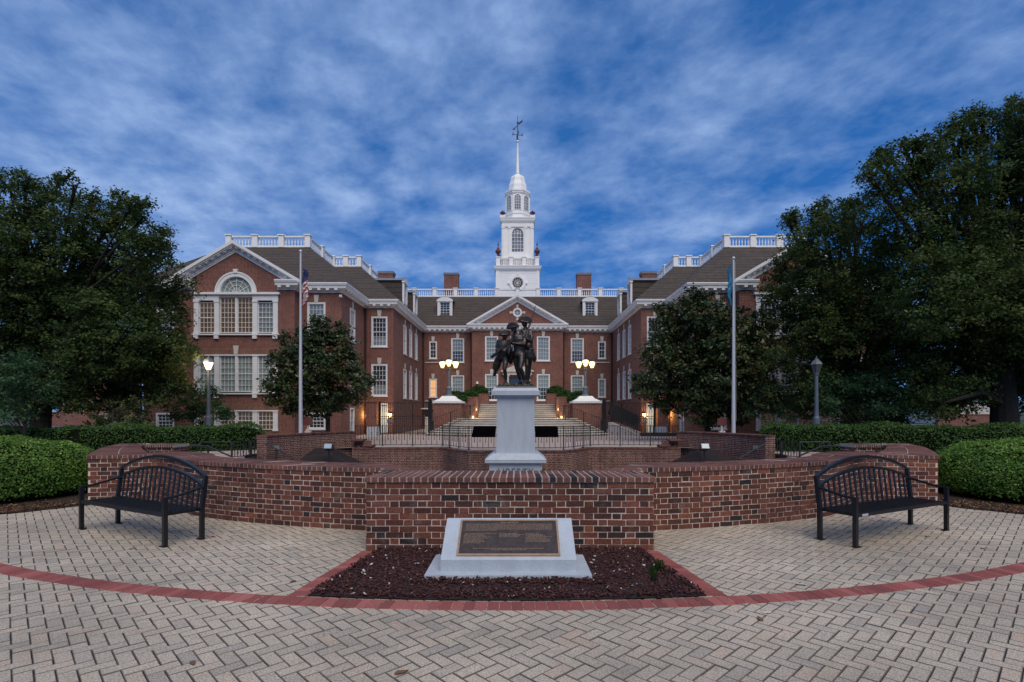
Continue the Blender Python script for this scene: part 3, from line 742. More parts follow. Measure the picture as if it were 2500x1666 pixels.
def cornice(mb, path, zt=CR, closed=False, scale=1.0, mods=True):
    """classical cornice swept along a plan path whose outside lies on its right-hand side"""
    pts = [Vector(p) for p in path]
    prof = [(0, -.56), (.05, -.56), (.05, -.44), (.10, -.40), (.12, -.36), (.36, -.33), (.37, -.20), (.42, -.16), (.46, -.04), (.45, 0), (0, .02)]
    prof = [(a*scale, b*scale) for a, b in prof]
    nrm = []
    for a, b in zip(pts, pts[1:]): d = (b-a).normalized(); nrm.append(Vector((d.y, -d.x)))
    rows = []
    for i, p in enumerate(pts):
        if i == 0: m = nrm[0]
        elif i == len(pts)-1: m = nrm[-1]
        else: m = nrm[i-1]+nrm[i]; m = m/(m.dot(nrm[i]))
        rows.append([(p.x+m.x*o, p.y+m.y*o, zt+z) for o, z in prof])
    mb.grid([r[::-1] for r in rows])
    mb.face(rows[0]); mb.face(rows[-1][::-1])
    if mods:
        for a, b, n in zip(pts, pts[1:], nrm):
            L = (b-a).length; d = (b-a)/L; k = max(1, int(L/(.46*scale)))
            for i in range(k):
                c = a+d*(i+.5)*L/k; w = .095*scale
                q0, q1 = c+n*.13*scale, c+n*.352*scale; z0, z1 = zt-.385*scale, zt-.335*scale
                z0 = zt-.45*scale
                f = lambda p, s_, z: (p.x+d.x*s_, p.y+d.y*s_, z)
                mb.hexa([f(q1, -w, z0), f(q1, w, z0), f(q0, w, z0), f(q0, -w, z0), f(q1, -w, z1), f(q1, w, z1), f(q0, w, z1), f(q0, -w, z1)])
def rake(mb, cx, y, hw, z_eave, z_apex, out=.45):
    """sloped gable cornice on both sides; y is the wall face, the crown stands out towards the viewer"""
    for s in (-1, 1):
        def bar(o0, o1, t0, t1, h=hw):
            zt = lambda x: z_apex-(z_apex-z_eave)*abs(x)/hw
            p = []
            for t in (t1, t0):
                for (x, yy) in ((0, y-o1), (s*h, y-o1), (s*h, y-o0), (0, y-o0)): p.append((cx+x, yy, zt(x)-t))
            if s < 0: p = [p[1], p[0], p[3], p[2], p[5], p[4], p[7], p[6]]
            mb.hexa(p)
        bar(0, out, .0, .20); bar(0, out-.07, .2005, .28); bar(0, .10, .2805, .52, hw-.45); bar(0, .06, .5205, .62, hw-.6)
        n = int(hw/.37)
        for i in range(n):
            x0 = hw*(i+.45)/n
            if x0 > hw-.35: continue
            zc = z_apex-(z_apex-z_eave)*x0/hw; sl = (z_apex-z_eave)/hw*.075
            xs = (x0-.075, x0+.075) if s > 0 else (-x0-.075, -x0+.075)
            za, zb = (zc+sl, zc-sl) if s > 0 else (zc-sl, zc+sl)
            mb.hexa([(cx+xs[0], y-.32, za-.37), (cx+xs[1], y-.32, zb-.37), (cx+xs[1], y-.1, zb-.37), (cx+xs[0], y-.1, za-.37),
                     (cx+xs[0], y-.32, za-.281), (cx+xs[1], y-.32, zb-.281), (cx+xs[1], y-.1, zb-.281), (cx+xs[0], y-.1, za-.281)])
BAL = [(.045, 0), (.045, .04), (.022, .07), (.050, .20), (.042, .30), (.022, .42), (.024, .50), (.045, .54), (.045, .58)]
def balustrade(mb, a, b, z, h=.86, ped=3.3, first=True, last=True, pw=.36, bsp=.19):
    a, b = Vector(a), Vector(b); L = (b-a).length; d = (b-a)/L; n = Vector((-d.y, d.x)); k = max(1, round(L/ped))
    def bar(s0, s1, w, z0, z1):
        mb.hexa([(*(a+d*s0-n*w), z0), (*(a+d*s1-n*w), z0), (*(a+d*s1+n*w), z0), (*(a+d*s0+n*w), z0), (*(a+d*s0-n*w), z1), (*(a+d*s1-n*w), z1), (*(a+d*s1+n*w), z1), (*(a+d*s0+n*w), z1)])
    for i in range(k+1):
        if (i == 0 and not first) or (i == k and not last): continue
        s = L*i/k; bar(s-pw/2, s+pw/2, pw/2, z, z+h-.05); bar(s-pw/2-.05, s+pw/2+.05, pw/2+.05, z+h-.0495, z+h+.03)
    for i in range(k):
        s0, s1 = L*i/k+pw/2, L*(i+1)/k-pw/2
        bar(s0, s1, .10, z, z+.13); bar(s0, s1, .09, z+h-.16, z+h-.055)
        m = int((s1-s0)/bsp); hh = h-.29
        for j in range(m):
            c = a+d*(s0+(j+.5)*(s1-s0)/m); mb.lathe([(r, t*hh/.58) for r, t in BAL], c.x, c.y, 6, z+.13)

WG = 9.0   # lines shared by both wings, given for the left one and mirrored
white = MB(); brick = MB(); roof = MB(); base = MB(); lead = MB(); balL = MB()
def both(f):
    for s in (1, -1): f(s)
X1, X2, XO, YC = -11.0, -8.93, -23.45, -17.22
Y1, Y2, Y3, YP, YG = 33.45, 38.38, 50.15, 49.0, 32.65
ZB = 2.0   # top of the basement band
# ---- openings: upper row, main row, basement row
UP, LOWR, BAS = (6.30, 8.50), (2.78, 5.06), (.55, 1.56)
def op(u, w, zz): return (u-w/2, u+w/2, zz[0], zz[1])
# wing, built for the left side in its own MBs, then mirrored
wb = MB(); ww = MB(); wr = MB()
WINS = []       # (x, y, z, rz, w, h, kwargs) for the left wing
# front flat walls beside the gabled pavilion
for (xa, xb, wx) in ((XO, -20.80, -22.1), (-13.64, X1, -12.6)):
    ops = [op(wx-xa, 1.14, (UP[0], UP[1])), op(wx-xa, 1.14, LOWR), op(wx-xa, 1.14, BAS)]
    wallface(wb, (xa, Y1), (xb, Y1), -.1, EV+.05, ops)
    for zz, kw in ((UP, dict(glass='glass_blind')), (LOWR, dict(glass='glass_blind', lo='glass', split=.4)), (BAS, dict(glass='glass', rows=4, lintel=True, key=False))):
        WINS.append((wx, Y1, zz[0], 0, 1.14, zz[1]-zz[0], kw))
# pavilion sides
wallface(wb, (-20.80, Y1), (-20.80, YG), -.1, EV+.05); wallface(wb, (-13.64, YG), (-13.64, Y1), -.1, EV+.05)
# pavilion front below the springing line, three big groups of windows
PH = 3.58; c0 = YC
VW = 2.60
ops = [(PH-VW, PH+VW, 6.40, 8.90), (PH-VW, PH+VW, 2.78, 5.14), (PH-VW, PH+VW, .45, 1.73)]
wallface(wb, (c0-PH, YG), (c0+PH, YG), -.1, 8.90, ops, depth=.16)
N = 36; zr = lambda x: 12.03-.60-(12.03-9.62)*abs(x)/4.1
for i in range(N):
    x0, x1 = -PH+2*PH*i/N, -PH+2*PH*(i+1)/N; q = lambda x: 8.90+math.sqrt(max(0, 1.22**2-x*x))
    pts = [(c0+x0, YG, q(x0)), (c0+x1, YG, q(x1)), (c0+x1, YG, zr(x1)), (c0+x0, YG, zr(x0))]
    if x0 < 0 < x1: pts = pts[:3]+[(c0, YG, zr(0))]+pts[3:]
    wb.face(pts)
# court-side walls
wallface(wb, (X1, Y1), (X1, Y2), -.1, EV+.05, [op(35.6-Y1, 1.14, UP), op(35.6-Y1, 1.14, LOWR), (1.6, 2.5, .15, 1.9)])
for zz, kw in ((UP, dict(glass='glass_blind')), (LOWR, dict(glass='glass_blind'))): WINS.append((X1, 35.6, zz[0], math.pi/2, 1.14, zz[1]-zz[0], kw))
WINS.append((X1, Y1+2.05, .15, math.pi/2, .9, 1.75, dict(glass='glass', rows=4, cols=3, key=False, lintel=False)))
wallface(wb, (X1, Y2), (X2, Y2), -.1, EV+.05, [op(1.07, 1.16, (6.32, 8.49)), op(1.07, 1.16, (2.77, 5.06)), (1.20, 1.62, .05, 2.05)])
for z0, z1 in ((6.32, 8.49), (2.77, 5.06)): WINS.append((X1+1.07, Y2, z0, 0, 1.16, z1-z0, dict(glass='glass', lo='glass_blind', split=.3)))
sd_ops = []
for yy in (42.3, 44.55, 46.95):
    sd_ops += [op(yy-Y2, 1.16, (6.21, 8.47)), op(yy-Y2, 1.16, (2.70, 5.0))]
    for z0, z1 in ((6.21, 8.47), (2.70, 5.0)): WINS.append((X2, yy, z0, math.pi/2, 1.16, z1-z0, dict(glass='glass_blind')))
wallface(wb, (X2, Y2), (X2, Y3+.1), -.1, EV+.05, sd_ops)
wallface(wb, (XO, 62), (XO, Y1), -.1, EV+.05)      # outer side
# cornice: left end round to the court
cp = [(XO, 60), (XO, Y1), (-20.80-.001, Y1)]
cornice(ww, [(XO, 60), (XO, Y1), (c0-PH, Y1)])
cornice(ww, [(c0-PH, Y1), (c0-PH, YG), (c0-PH+1.05, YG)]); cornice(ww, [(c0+PH-1.05, YG), (c0+PH, YG), (c0+PH, Y1)])
cornice(ww, [(c0+PH, Y1), (X1, Y1), (X1, Y2), (X2, Y2), (X2, Y3-.02)])
rake(ww, c0, YG, 4.1, 9.62, 12.03)
# Venetian window and the two lower groups
def group_window(z0, z1, arched, kind, rows, sill=True):
    f = MB(); g1 = MB(); H = z1-z0; top = z1 if not arched else 8.90
    y0, y1 = -.05, .14
    px_ = [(-2.60, -2.25), (-1.35, -1.0), (1.0, 1.35), (2.25, 2.60)]
    ztop = z1-(.45 if arched else .0)
    for a, b in px_:
        f.box(a+.03, y0, z0+.0, b-.03, y1, ztop-.10); f.box(a, y0-.03, ztop-.0995, b, y1, ztop)
        f.box(a, y0-.03, z0-.001, b, y1, z0+.12)
        if sill: f.box(a+.04, -.12, z0-.30, b-.04, .02, z0-.0805)
    if arched:
        f.box(-2.60, y0-.02, ztop+.0005, -1.04, y1, z1-.10); f.box(1.04, y0-.02, ztop+.0005, 2.60, y1, z1-.10)
        f.box(-2.72, y0-.14, z1-.0995, 2.72, y1, z1+.03); f.box(-1.04, -.02, z1-.24, 1.04, y1, z1-.1005)
    else: f.box(-2.25, -.03, z1-.07, 2.25, y1-.002, z1)
    if sill: f.box(-2.68, -.13, z0-.08, 2.68, .05, z0-.0015)
    def grid(a, b, za, zb, nc, nr, yy=.09):
        t = .04
        f.box(a, yy-.03, za, a+t, yy+.03, zb); f.box(b-t, yy-.03, za, b, yy+.03, zb); f.box(a+t, yy-.03, za, b-t, yy+.03, za+t); f.box(a+t, yy-.03, zb-t, b-t, yy+.03, zb)
        for i in range(1, nc): x = a+t+(b-a-2*t)*i/nc; f.box(x-.011, yy-.015, za+t, x+.011, yy+.015, zb-t)
        for j in range(1, nr): z = za+t+(zb-za-2*t)*j/nr; w = .024 if (j*2 == nr and not (arched and b-a < 1.05 and False)) else .011; f.box(a+t, yy-.017, z-w, b-t, yy+.017, z+w)
    zi0 = z0+.08
    zi1 = ztop-.10 if arched else z1-.075
    grid(-2.28, -1.32, zi0, zi1, 4, rows); grid(1.32, 2.28, zi0, zi1, 4, rows)
    zc1 = z1-.245 if arched else z1-.075
    grid(-1.0, -.06, zi0, zc1, 4, rows+(1 if arched else 0)); grid(.06, 1.0, zi0, zc1, 4, rows+(1 if arched else 0)); f.box(-.058, .0, zi0, .058, .139, zc1)
    g1.cm = 0; g1.box(-2.3, .125, zi0-.05, -1.3, .138, zi1+.05); g1.cm = 1 if kind != 'low' else 0; g1.box(1.3, .125, zi0-.05, 2.3, .138, zi1+.05)
    g1.cm = 2; g1.box(-1.0, .125, zi0-.05, 1.0, .138, zc1+.02)
    if arched:
        Rr = 1.0; n = 28
        pr = lambda r, a, y: (r*math.cos(a), y, z1+.03+r*math.sin(a))
        for (ra, rb, ya, yb) in ((.985, 1.25, -.06, .10), (1.19, 1.28, -.09, .0), (.96, 1.0, .0, .10)):
            for k in range(n):
                a0, a1 = math.pi*k/n, math.pi*(k+1)/n
                f.hexa([pr(ra, a0, ya), pr(rb, a0, ya), pr(rb, a1, ya), pr(ra, a1, ya), pr(ra, a0, yb), pr(rb, a0, yb), pr(rb, a1, yb), pr(ra, a1, yb)])
        for rr in (.25, .48, .73):
            for k in range(18):
                a0, a1 = math.pi*k/18, math.pi*(k+1)/18
                f.hexa([pr(rr-.012, a0, .05), pr(rr+.012, a0, .05), pr(rr+.012, a1, .05), pr(rr-.012, a1, .05), pr(rr-.012, a0, .08), pr(rr+.012, a0, .08), pr(rr+.012, a1, .08), pr(rr-.012, a1, .08)])
        for k in range(1, 6):
            a = math.pi*k/6; f.obox(pr(.02, a, .062), pr(.97, a, .062), .022, .03, (0, 1, 0))
        f.hexa([(-.09, -.12, z1+1.22), (.09, -.12, z1+1.22), (.09, .05, z1+1.22), (-.09, .05, z1+1.22), (-.14, -.12, z1+1.46), (.14, -.12, z1+1.46), (.14, .05, z1+1.46), (-.14, .05, z1+1.46)])
        g1.cm = 3
        for k in range(n):
            a0, a1 = math.pi*k/n, math.pi*(k+1)/n; g1.face([(0, .095, z1+.031), pr(.99, a0, .095), pr(.99, a1, .095)])
    return f, g1
GW = [(6.40, 8.90, True, 'hall', 6, True), (2.78, 5.14, False, 'low', 6, True), (.45, 1.73, False, 'low2', 4, False)]
GWM = []
for a in GW:
    f, g1 = group_window(*a)
    # arrange as seen from the front: mesh x is along the wall
    GWM.append((f.mesh('window', M['white']), g1, a))
wing_mats = {True: ['glass_room', 'glass_blind', 'glass_room', 'glass_green'], False: ['glass_green', 'glass_green', 'glass_green', 'glass']}
for s in (1, -1):
    for me, g1, a in GWM:
        o = obj('window', me, hall); o.matrix_parent_inverse = Matrix.Translation((0, -BY, 0)); o.location = (c0*s, YG, 0)
        o['label'] = 'tall arched Venetian window' if a[2] else ('wide four-light window under a brick arch' if a[0] > 2 else 'low basement window in four lights')
        mats = wing_mats[a[2]] if a[0] > 2 else ['glass_room', 'glass_room', 'glass_room', 'glass']
        if s < 0 and a[2]: mats = ['glass', 'glass', 'glass', 'glass_green']
        obj('pane', g1.mesh('pane', [M[k] for k in mats]), o)
        if not a[2]:
            L2 = MB(); L2.hexa([(-2.62, -.007, a[1]), (2.62, -.007, a[1]), (2.62, .05, a[1]), (-2.62, .05, a[1]), (-2.80, -.007, a[1]+.46), (2.80, -.007, a[1]+.46), (2.80, .05, a[1]+.46), (-2.80, .05, a[1]+.46)])
            obj('lintel', L2.mesh('lintel', M['soldier']), o)
            if a[0] > 2:
                K = MB(); K.frust(0, .02, a[1]+.002, a[1]+.55, .11, .06, .17, .06); obj('keystone', K.mesh('keystone', M['stone']), o)
for s in (1, -1):
    for (x, y, z, rz, w, h, kw) in WINS:
        window(x*s, y, z, rz*s, w, h, **kw)
def add_both(dst, src):
    dst.add(src); dst.add(src.mirror_x())
add_both(brick, wb); add_both(white, ww)
# small stone courses, basement band line
# ---- central block
u0 = X2; LM = -X2
for xa, xb, wins in ((X2, -4.20, ((-7.95, .73, (6.63, 8.25)), (-5.63, 1.22, (6.27, 8.54)), (-7.95, .73, (3.0, 4.74)), (-5.63, 1.22, (2.80, 5.05)))),
                     (4.20, -X2, ((7.95, .73, (6.63, 8.25)), (5.63, 1.22, (6.27, 8.54)), (7.95, .73, (3.0, 4.74)), (5.63, 1.22, (2.80, 5.05))))):
    wallface(brick, (xa, Y3), (xb, Y3), -.1, EV+.05, [op(x-xa, w, zz) for x, w, zz in wins])
    for x, w, zz in wins:
        g_ = 'glass_blind' if zz[0] > 5 else 'glass_green'; lo = 'glass' if zz[0] > 5 and w > 1 else 'glass_blind'
        lab = None
        if w < 1:
            g_, lo = 'glass_green', None
            if x < 0 and zz[0] < 4: g_ = 'glass_warm'; lab = 'small window glowing orange from inside'
            elif zz[0] > 5: g_ = 'glass'
        window(x, Y3, zz[0], 0, w, zz[1]-zz[0], cols=4 if w > 1 else 2, rows=6 if w > 1 else 4, glass=g_, lo=lo, split=.45, label=lab)
    s_ = -7.95 if xa < 0 else 7.95
    for z_ in (6.22, 2.60): st_ = MB(); st_.box(s_-.75, Y3-.06, z_, s_+.75, Y3+.05, z_+.09); part('string_course', st_, M['stone'], hall)
# pavilion
pw = ((-2.38, 1.20, (6.31, 8.56)), (2.38, 1.20, (6.31, 8.56)), (-2.38, 1.20, (2.67, 5.08)), (2.38, 1.20, (2.67, 5.08)), (0, 1.3, (6.31, 8.56)))
ops = [op(x+4.2, w, zz) for x, w, zz in pw]+[(4.2-.72, 4.2+.72, 2.30, 4.75)]
wallface(brick, (-4.2, YP), (4.2, YP), -.1, EV+.05, ops, depth=.16)
wallface(brick, (-4.2, Y3), (-4.2, YP), -.1, EV+.05); wallface(brick, (4.2, YP), (4.2, Y3), -.1, EV+.05)
for x, w, zz in pw: window(x, YP, zz[0], 0, w, zz[1]-zz[0], glass='glass_green' if zz[0] < 5 else 'glass_blind', lo='glass' if zz[0] < 5 else None, split=.5)
cornice(white, [(X2, Y3), (-4.2, Y3), (-4.2, YP), (4.2, YP), (4.2, Y3), (-X2, Y3)])
for i in range(24):     # tympanum with a round window
    x0, x1 = -4.2+8.4*i/24, -4.2+8.4*(i+1)/24; zt = lambda x: 12.34-.6-(12.34-9.60)*abs(x)/4.65
    if zt(x0) < CR and zt(x1) < CR: continue
    ci = lambda x: math.sqrt(max(0, .40**2-x*x)); a, b = x0, x1
    top = [(b, YP, max(CR, zt(b))), (a, YP, max(CR, zt(a)))]
    if abs((a+b)/2) < .42:
        brick.face([(a, YP, CR-.05), (b, YP, CR-.05), (b, YP, 10.76-ci(b)), (a, YP, 10.76-ci(a))]); brick.face([(a, YP, 10.76+ci(a)), (b, YP, 10.76+ci(b))]+top)
    else: brick.face([(a, YP, CR-.05), (b, YP, CR-.05)]+top)
rake(white, 0, YP, 4.65, 9.66, 12.34, out=.43)
oc = MB()
for k in range(24):
    a0, a1 = 2*math.pi*k/24, 2*math.pi*(k+1)/24; q = lambda r, a, y: (r*math.cos(a), YP+y, 10.76+r*math.sin(a))
    oc.hexa([q(.27, a0, -.05), q(.42, a0, -.05), q(.42, a1, -.05), q(.27, a1, -.05), q(.27, a0, .1), q(.42, a0, .1), q(.42, a1, .1), q(.27, a1, .1)])
for k in range(4): a = math.pi*k/4; oc.obox(q(-.28, a, .05), q(.28, a, .05), .025, .03, (0, 1, 0))
oo = part('round_window', oc, M['white'], hall)
g_ = MB(); g_.face([q(.3, 2*math.pi*k/20, .09) for k in range(20)]); obj('pane', g_.mesh('pane', M['glass_blind']), oo)
k_ = MB()
for a in range(4):
    dx, dz = ((1, 0), (0, 1), (-1, 0), (0, -1))[a]; px_ = Vector((abs(dz), 0, abs(dx)))
    c_ = Vector((0, YP-.03, 10.76)); d_ = Vector((dx, 0, dz)); w_ = px_
    A, B = c_+d_*.425, c_+d_*.72
    k_.hexa([A-w_*.07, A+w_*.07, A+w_*.07+Vector((0, .08, 0)), A-w_*.07+Vector((0, .08, 0)), B-w_*.12, B+w_*.12, B+w_*.12+Vector((0, .08, 0)), B-w_*.12+Vector((0, .08, 0))])
obj('keystone', k_.mesh('keystone', M['stone']), oo)
# entrance
dr = MB(); dr.box(-.70, YP+.02, 2.3, -.02, YP+.09, 4.05); dr.box(.02, YP+.02, 2.3, .70, YP+.09, 4.05)
do = part('door', dr, mat('green_door', (.05, .09, .07), .5), hall)
g_ = MB(); g_.box(-.55, YP+.005, 3.0, -.12, YP+.0195, 3.9); g_.box(.12, YP+.005, 3.0, .55, YP+.0195, 3.9); g_.box(-.7, YP+.03, 4.15, .7, YP+.08, 4.70)
obj('pane', g_.mesh('pane', M['glass']), do)
sr = MB()
for s in (-1, 1): sr.frust(s*.98, YP-.14, 2.30, 4.85, .20, .14, .18, .13); sr.box(s*.98-.24, YP-.30, 4.8505, s*.98+.24, YP+.02, 5.0)
sr.box(-1.35, YP-.30, 5.0005, 1.35, YP+.02, 5.28); sr.box(-1.5, YP-.42, 5.2805, 1.5, YP+.02, 5.38); sr.box(-.72, YP-.05, 4.06, .72, YP+.1, 4.14)
sr.hexa([(-1.45, YP-.36, 5.381), (0, YP-.36, 5.381), (0, YP+.02, 5.381), (-1.45, YP+.02, 5.381), (-1.45, YP-.36, 5.40), (0, YP-.36, 5.98), (0, YP+.02, 5.98), (-1.45, YP+.02, 5.40)])
sr.hexa([(0, YP-.36, 5.381), (1.45, YP-.36, 5.381), (1.45, YP+.02, 5.381), (0, YP+.02, 5.381), (0, YP-.36, 5.98), (1.45, YP-.36, 5.40), (1.45, YP+.02, 5.40), (0, YP+.02, 5.98)])
obj('door_surround', sr.mesh('door_surround', M['stone']), do)
cm_ = MB(); cm_.frust(-3.69, YP-.08, 4.20, 4.42, .13, .08, .04, .04); part('wall_camera', cm_, M['white'], hall)
# ---- roofs
ZD = 13.0; e = CR+.01; T = 3.82
xi, xo = X1+.45, XO-.45; xi2 = X2+.45; yf, yf2, yc = Y1-.45, Y2-.45, Y3-.45
wr.face([(xo, yf, e), (xi, yf, e), (xi-T, yf+T, ZD), (xo+T, yf+T, ZD)])
wr.face([(xi, yf, e), (xi, yf2, e), (xi-T, yf2+T, ZD), (xi-T, yf+T, ZD)])
wr.face([(xi, yf2, e), (xi2, yf2, e), (xi2-T, yf2+T, ZD), (xi-T, yf2+T, ZD)])
wr.face([(xi2, yf2, e), (xi2, yc, e), (xi2-T, yc+3.05, ZD), (xi2-T, yf2+T, ZD)])
wr.face([(xo, 62, e), (xo, yf, e), (xo+T, yf+T, ZD), (xo+T, 62, ZD)])
wr.face([(c0-4.1, YG-.44, 9.615), (c0, YG-.44, 12.035), (c0, yf+3.0, 12.035), (c0-4.1, yf+.2, 9.615)]); wr.face([(c0, YG-.44, 12.035), (c0+4.1, YG-.44, 9.615), (c0+4.1, yf+.2, 9.615), (c0, yf+3.0, 12.035)])
wl = MB(); wl.face([(xo+T, yf+T, ZD+.01), (xi-T, yf+T, ZD+.01), (xi-T, yf2+T, ZD+.01), (xi2-T, yf2+T, ZD+.01), (xi2-T, 62, ZD+.01), (xo+T, 62, ZD+.01)])
add_both(roof, wr); add_both(lead, wl)
roof.face([(xi2, yc, e), (-xi2, yc, e), (-xi2+T, yc+3.05, ZD), (xi2-T, yc+3.05, ZD)])
roof.face([(-4.65, YP-.43, 9.655), (0, YP-.43, 12.345), (0, yc+2.5, 12.345), (-4.65, yc+.1, 9.655)]); roof.face([(0, YP-.43, 12.345), (4.65, YP-.43, 9.655), (4.65, yc+.1, 9.655), (0, yc+2.5, 12.345)])
lead.face([(xi2-T, yc+3.05, ZD+.02), (-xi2+T, yc+3.05, ZD+.02), (-xi2+T, 62, ZD+.02), (xi2-T, 62, ZD+.02)])
wallface(brick, (-XO, 62), (XO, 62), -.1, ZD); wallface(brick, (-XO, Y1), (-XO, 62), -.1, EV+.05)
part('wall', brick, M['brick'], hall); part('cornice', white, M['white'], hall)
ro = part('roof', roof, M['shingle'], hall); obj('roof_deck', lead.mesh('roof_deck', M['lead']), ro)
bw = MB(); k = .12
balustrade(bw, (xo+T+k, yf+T+k), (xi-T-k, yf+T+k), ZD, ped=2.1); balustrade(bw, (xi-T-k, yf+T+k), (xi-T-k, yf2+T+k), ZD, ped=2.5, first=False)
balustrade(bw, (xi-T-k, yf2+T+k), (xi2-T-k, yf2+T+k), ZD, ped=1.1, first=False); balustrade(bw, (xi2-T-k, yf2+T+k), (xi2-T-k, yc+3.05), ZD, ped=2.7, first=False)
bb = MB(); add_both(bb, bw); balustrade(bb, (xi2-T, yc+3.05+k), (-xi2+T, yc+3.05+k), ZD, ped=2.05, first=False, last=False)
part('roof_balustrade', bb, M['tower_white'], hall)
# rusticated, lamplit basement corner of each wing is the same brick; chimneys
for (cx, cy, w, d, z0, z1) in ((-7.0, 56.5, 1.5, 1.0, 12.9, 16.25), (7.0, 56.5, 1.5, 1.0, 12.9, 16.25), (-11.65, 47.5, 1.3, .9, 12.9, 14.05), (11.65, 47.5, 1.3, .9, 12.9, 14.05)):
    c_ = MB(); c_.box(cx-w/2, cy-d/2, z0, cx+w/2, cy+d/2, z1-.22); ch = part('chimney', c_, M['brick'], hall)
    c_ = MB(); c_.box(cx-w/2-.05, cy-d/2-.05, z1-.2195, cx+w/2+.05, cy+d/2+.05, z1); obj('chimney_cap', c_.mesh('chimney_cap', M['lead']), ch)
# dormers
def dormer(x, y, rz, wd=1.42, z0=10.42, h=1.95):
    f = MB()
    f.box(-wd/2, -.0, z0-.0, wd/2, .09, z0+.16)
    for s in (-1, 1): f.box(s*wd/2-(.20 if s > 0 else 0), -.03, z0+.1605, s*wd/2+(.20 if s < 0 else 0), .12, z0+h-.25)
    f.box(-wd/2-.06, -.08, z0+h-.2495, wd/2+.06, .15, z0+h-.10)
    n = 10
    for k in range(n):
        a = lambda i: (-(wd/2+.05)+(wd+.1)*i/n, .30*math.sin(math.pi*i/n)**.8 if 0 < i < n else 0)
        (xa, za), (xb, zb) = a(k), a(k+1)
        f.hexa([(xa, -.07, z0+h-.0995), (xb, -.07, z0+h-.0995), (xb, .12, z0+h-.0995), (xa, .12, z0+h-.0995), (xa, -.07, z0+h-.09+za), (xb, -.07, z0+h-.09+zb), (xb, .12, z0+h-.09+zb), (xa, .12, z0+h-.09+za)])
    o = obj('dormer', f.mesh('dormer', M['white']), hall); o.matrix_parent_inverse = Matrix.Translation((0, -BY, 0)); o.location = (x, y, 0); o.rotation_euler.z = rz
    w = obj('dormer_window', window_mesh(wd-.41, h-.45, 3, 6, True, .05, False), o); w.location = (0, .03, z0+.17)
    p_ = obj('dormer_pane', pane_mesh(wd-.41, h-.45, .05, 'glass'), o); p_.location = (0, .03, z0+.17)
    b = MB(); b.box(-wd/2+.04, .12, z0, -wd/2+.10, 2.6, z0+h-.12); b.box(wd/2-.10, .12, z0, wd/2-.04, 2.6, z0+h-.12)
    obj('dormer_cheek', b.mesh('dormer_cheek', M['shingle']), o)
    b = MB(); rows = []
    for yy in (-.06, 2.7): rows.append([(-(wd/2+.09)+(wd+.18)*i/10, yy, z0+h-.07+.32*math.sin(math.pi*i/10)**.8 if 0 < i < 10 else z0+h-.08) for i in range(11)])
    b.grid(rows); obj('dormer_roof', b.mesh('dormer_roof', M['lead']), o)
for s in (-1, 1):
    dormer(6.92*s, 50.75, 0)
    for yy in (43.6, 48.0): dormer(s*9.15, yy, R(90) if s < 0 else R(-90), wd=1.35, z0=10.35)
# wall lanterns and the lit basement doors inside the gates
for s in (-1, 1):
    for (x, y) in ((10.72, Y2-.12), (9.12, Y2-.12)):
        x = x*s; f = MB(); f.frust(x, y, 1.26, 1.50, .06, .06, .10, .10); wl_ = part('wall_lantern', f, M['bulb'], hall)
        f = MB(); f.frust(x, y, 1.501, 1.60, .13, .12, .02, .02); f.box(x-.03, y, 1.18, x+.03, y+.12, 1.259); obj('lantern_cap', f.mesh('lantern_cap', M['iron']), wl_)
        ld = bpy.data.lights.new('wall_lantern_light', 'POINT'); ld.energy = 20; ld.color = (1, .62, .22); ld.shadow_soft_size = .15
        lo_ = bpy.data.objects.new('wall_lantern_light', ld); COL.objects.link(lo_); lo_.location = (x, y-.22, 1.4)
    f = MB(); x = -(X1+1.41)*s
    f.box(x-.26, Y2-.03, .05, x-.20, Y2+.1, 2.12); f.box(x+.20, Y2-.03, .05, x+.26, Y2+.1, 2.12); f.box(x-.26, Y2-.03, 2.1205, x+.26, Y2+.1, 2.25)
    d_ = part('side_door', f, M['white'], hall); f = MB(); f.box(x-.2, Y2+.03, .05, x+.2, Y2+.08, 2.12); obj('pane', f.mesh('pane', M['glass_cold']), d_)
    f = MB(); x = 9.2*s; f.box(x-.16, Y2-.03, .82, x+.16, Y2-.003, 1.1); part('notice_board', f, M['sign_blue'], hall)
    # security camera at the eave corner and rainwater pipes
    f = MB(); f.frust(s*11.0, Y1-.2, 8.78, 8.90, .05, .15, .05, .15); f.box(s*11.0-.02, Y1-.08, 8.9005, s*11.0+.02, Y1-.02, 9.0); part('eave_camera', f, M['white'], hall)
    f = MB()
    for (x, y) in ((10.9, Y2-.09), (8.85, Y3-.1), (4.35, Y3-.09)): f.tube([(x*s, y, .1), (x*s, y, 9.05)], .055, 8)
    part('downpipe', f, M['iron'], hall)

# ---- steeple
TY = 59.3
def hwpx(px): return px*TY/(1300+px)
def Z(py, hw): return 1.65+(1005-py)*(TY-hw)/1300

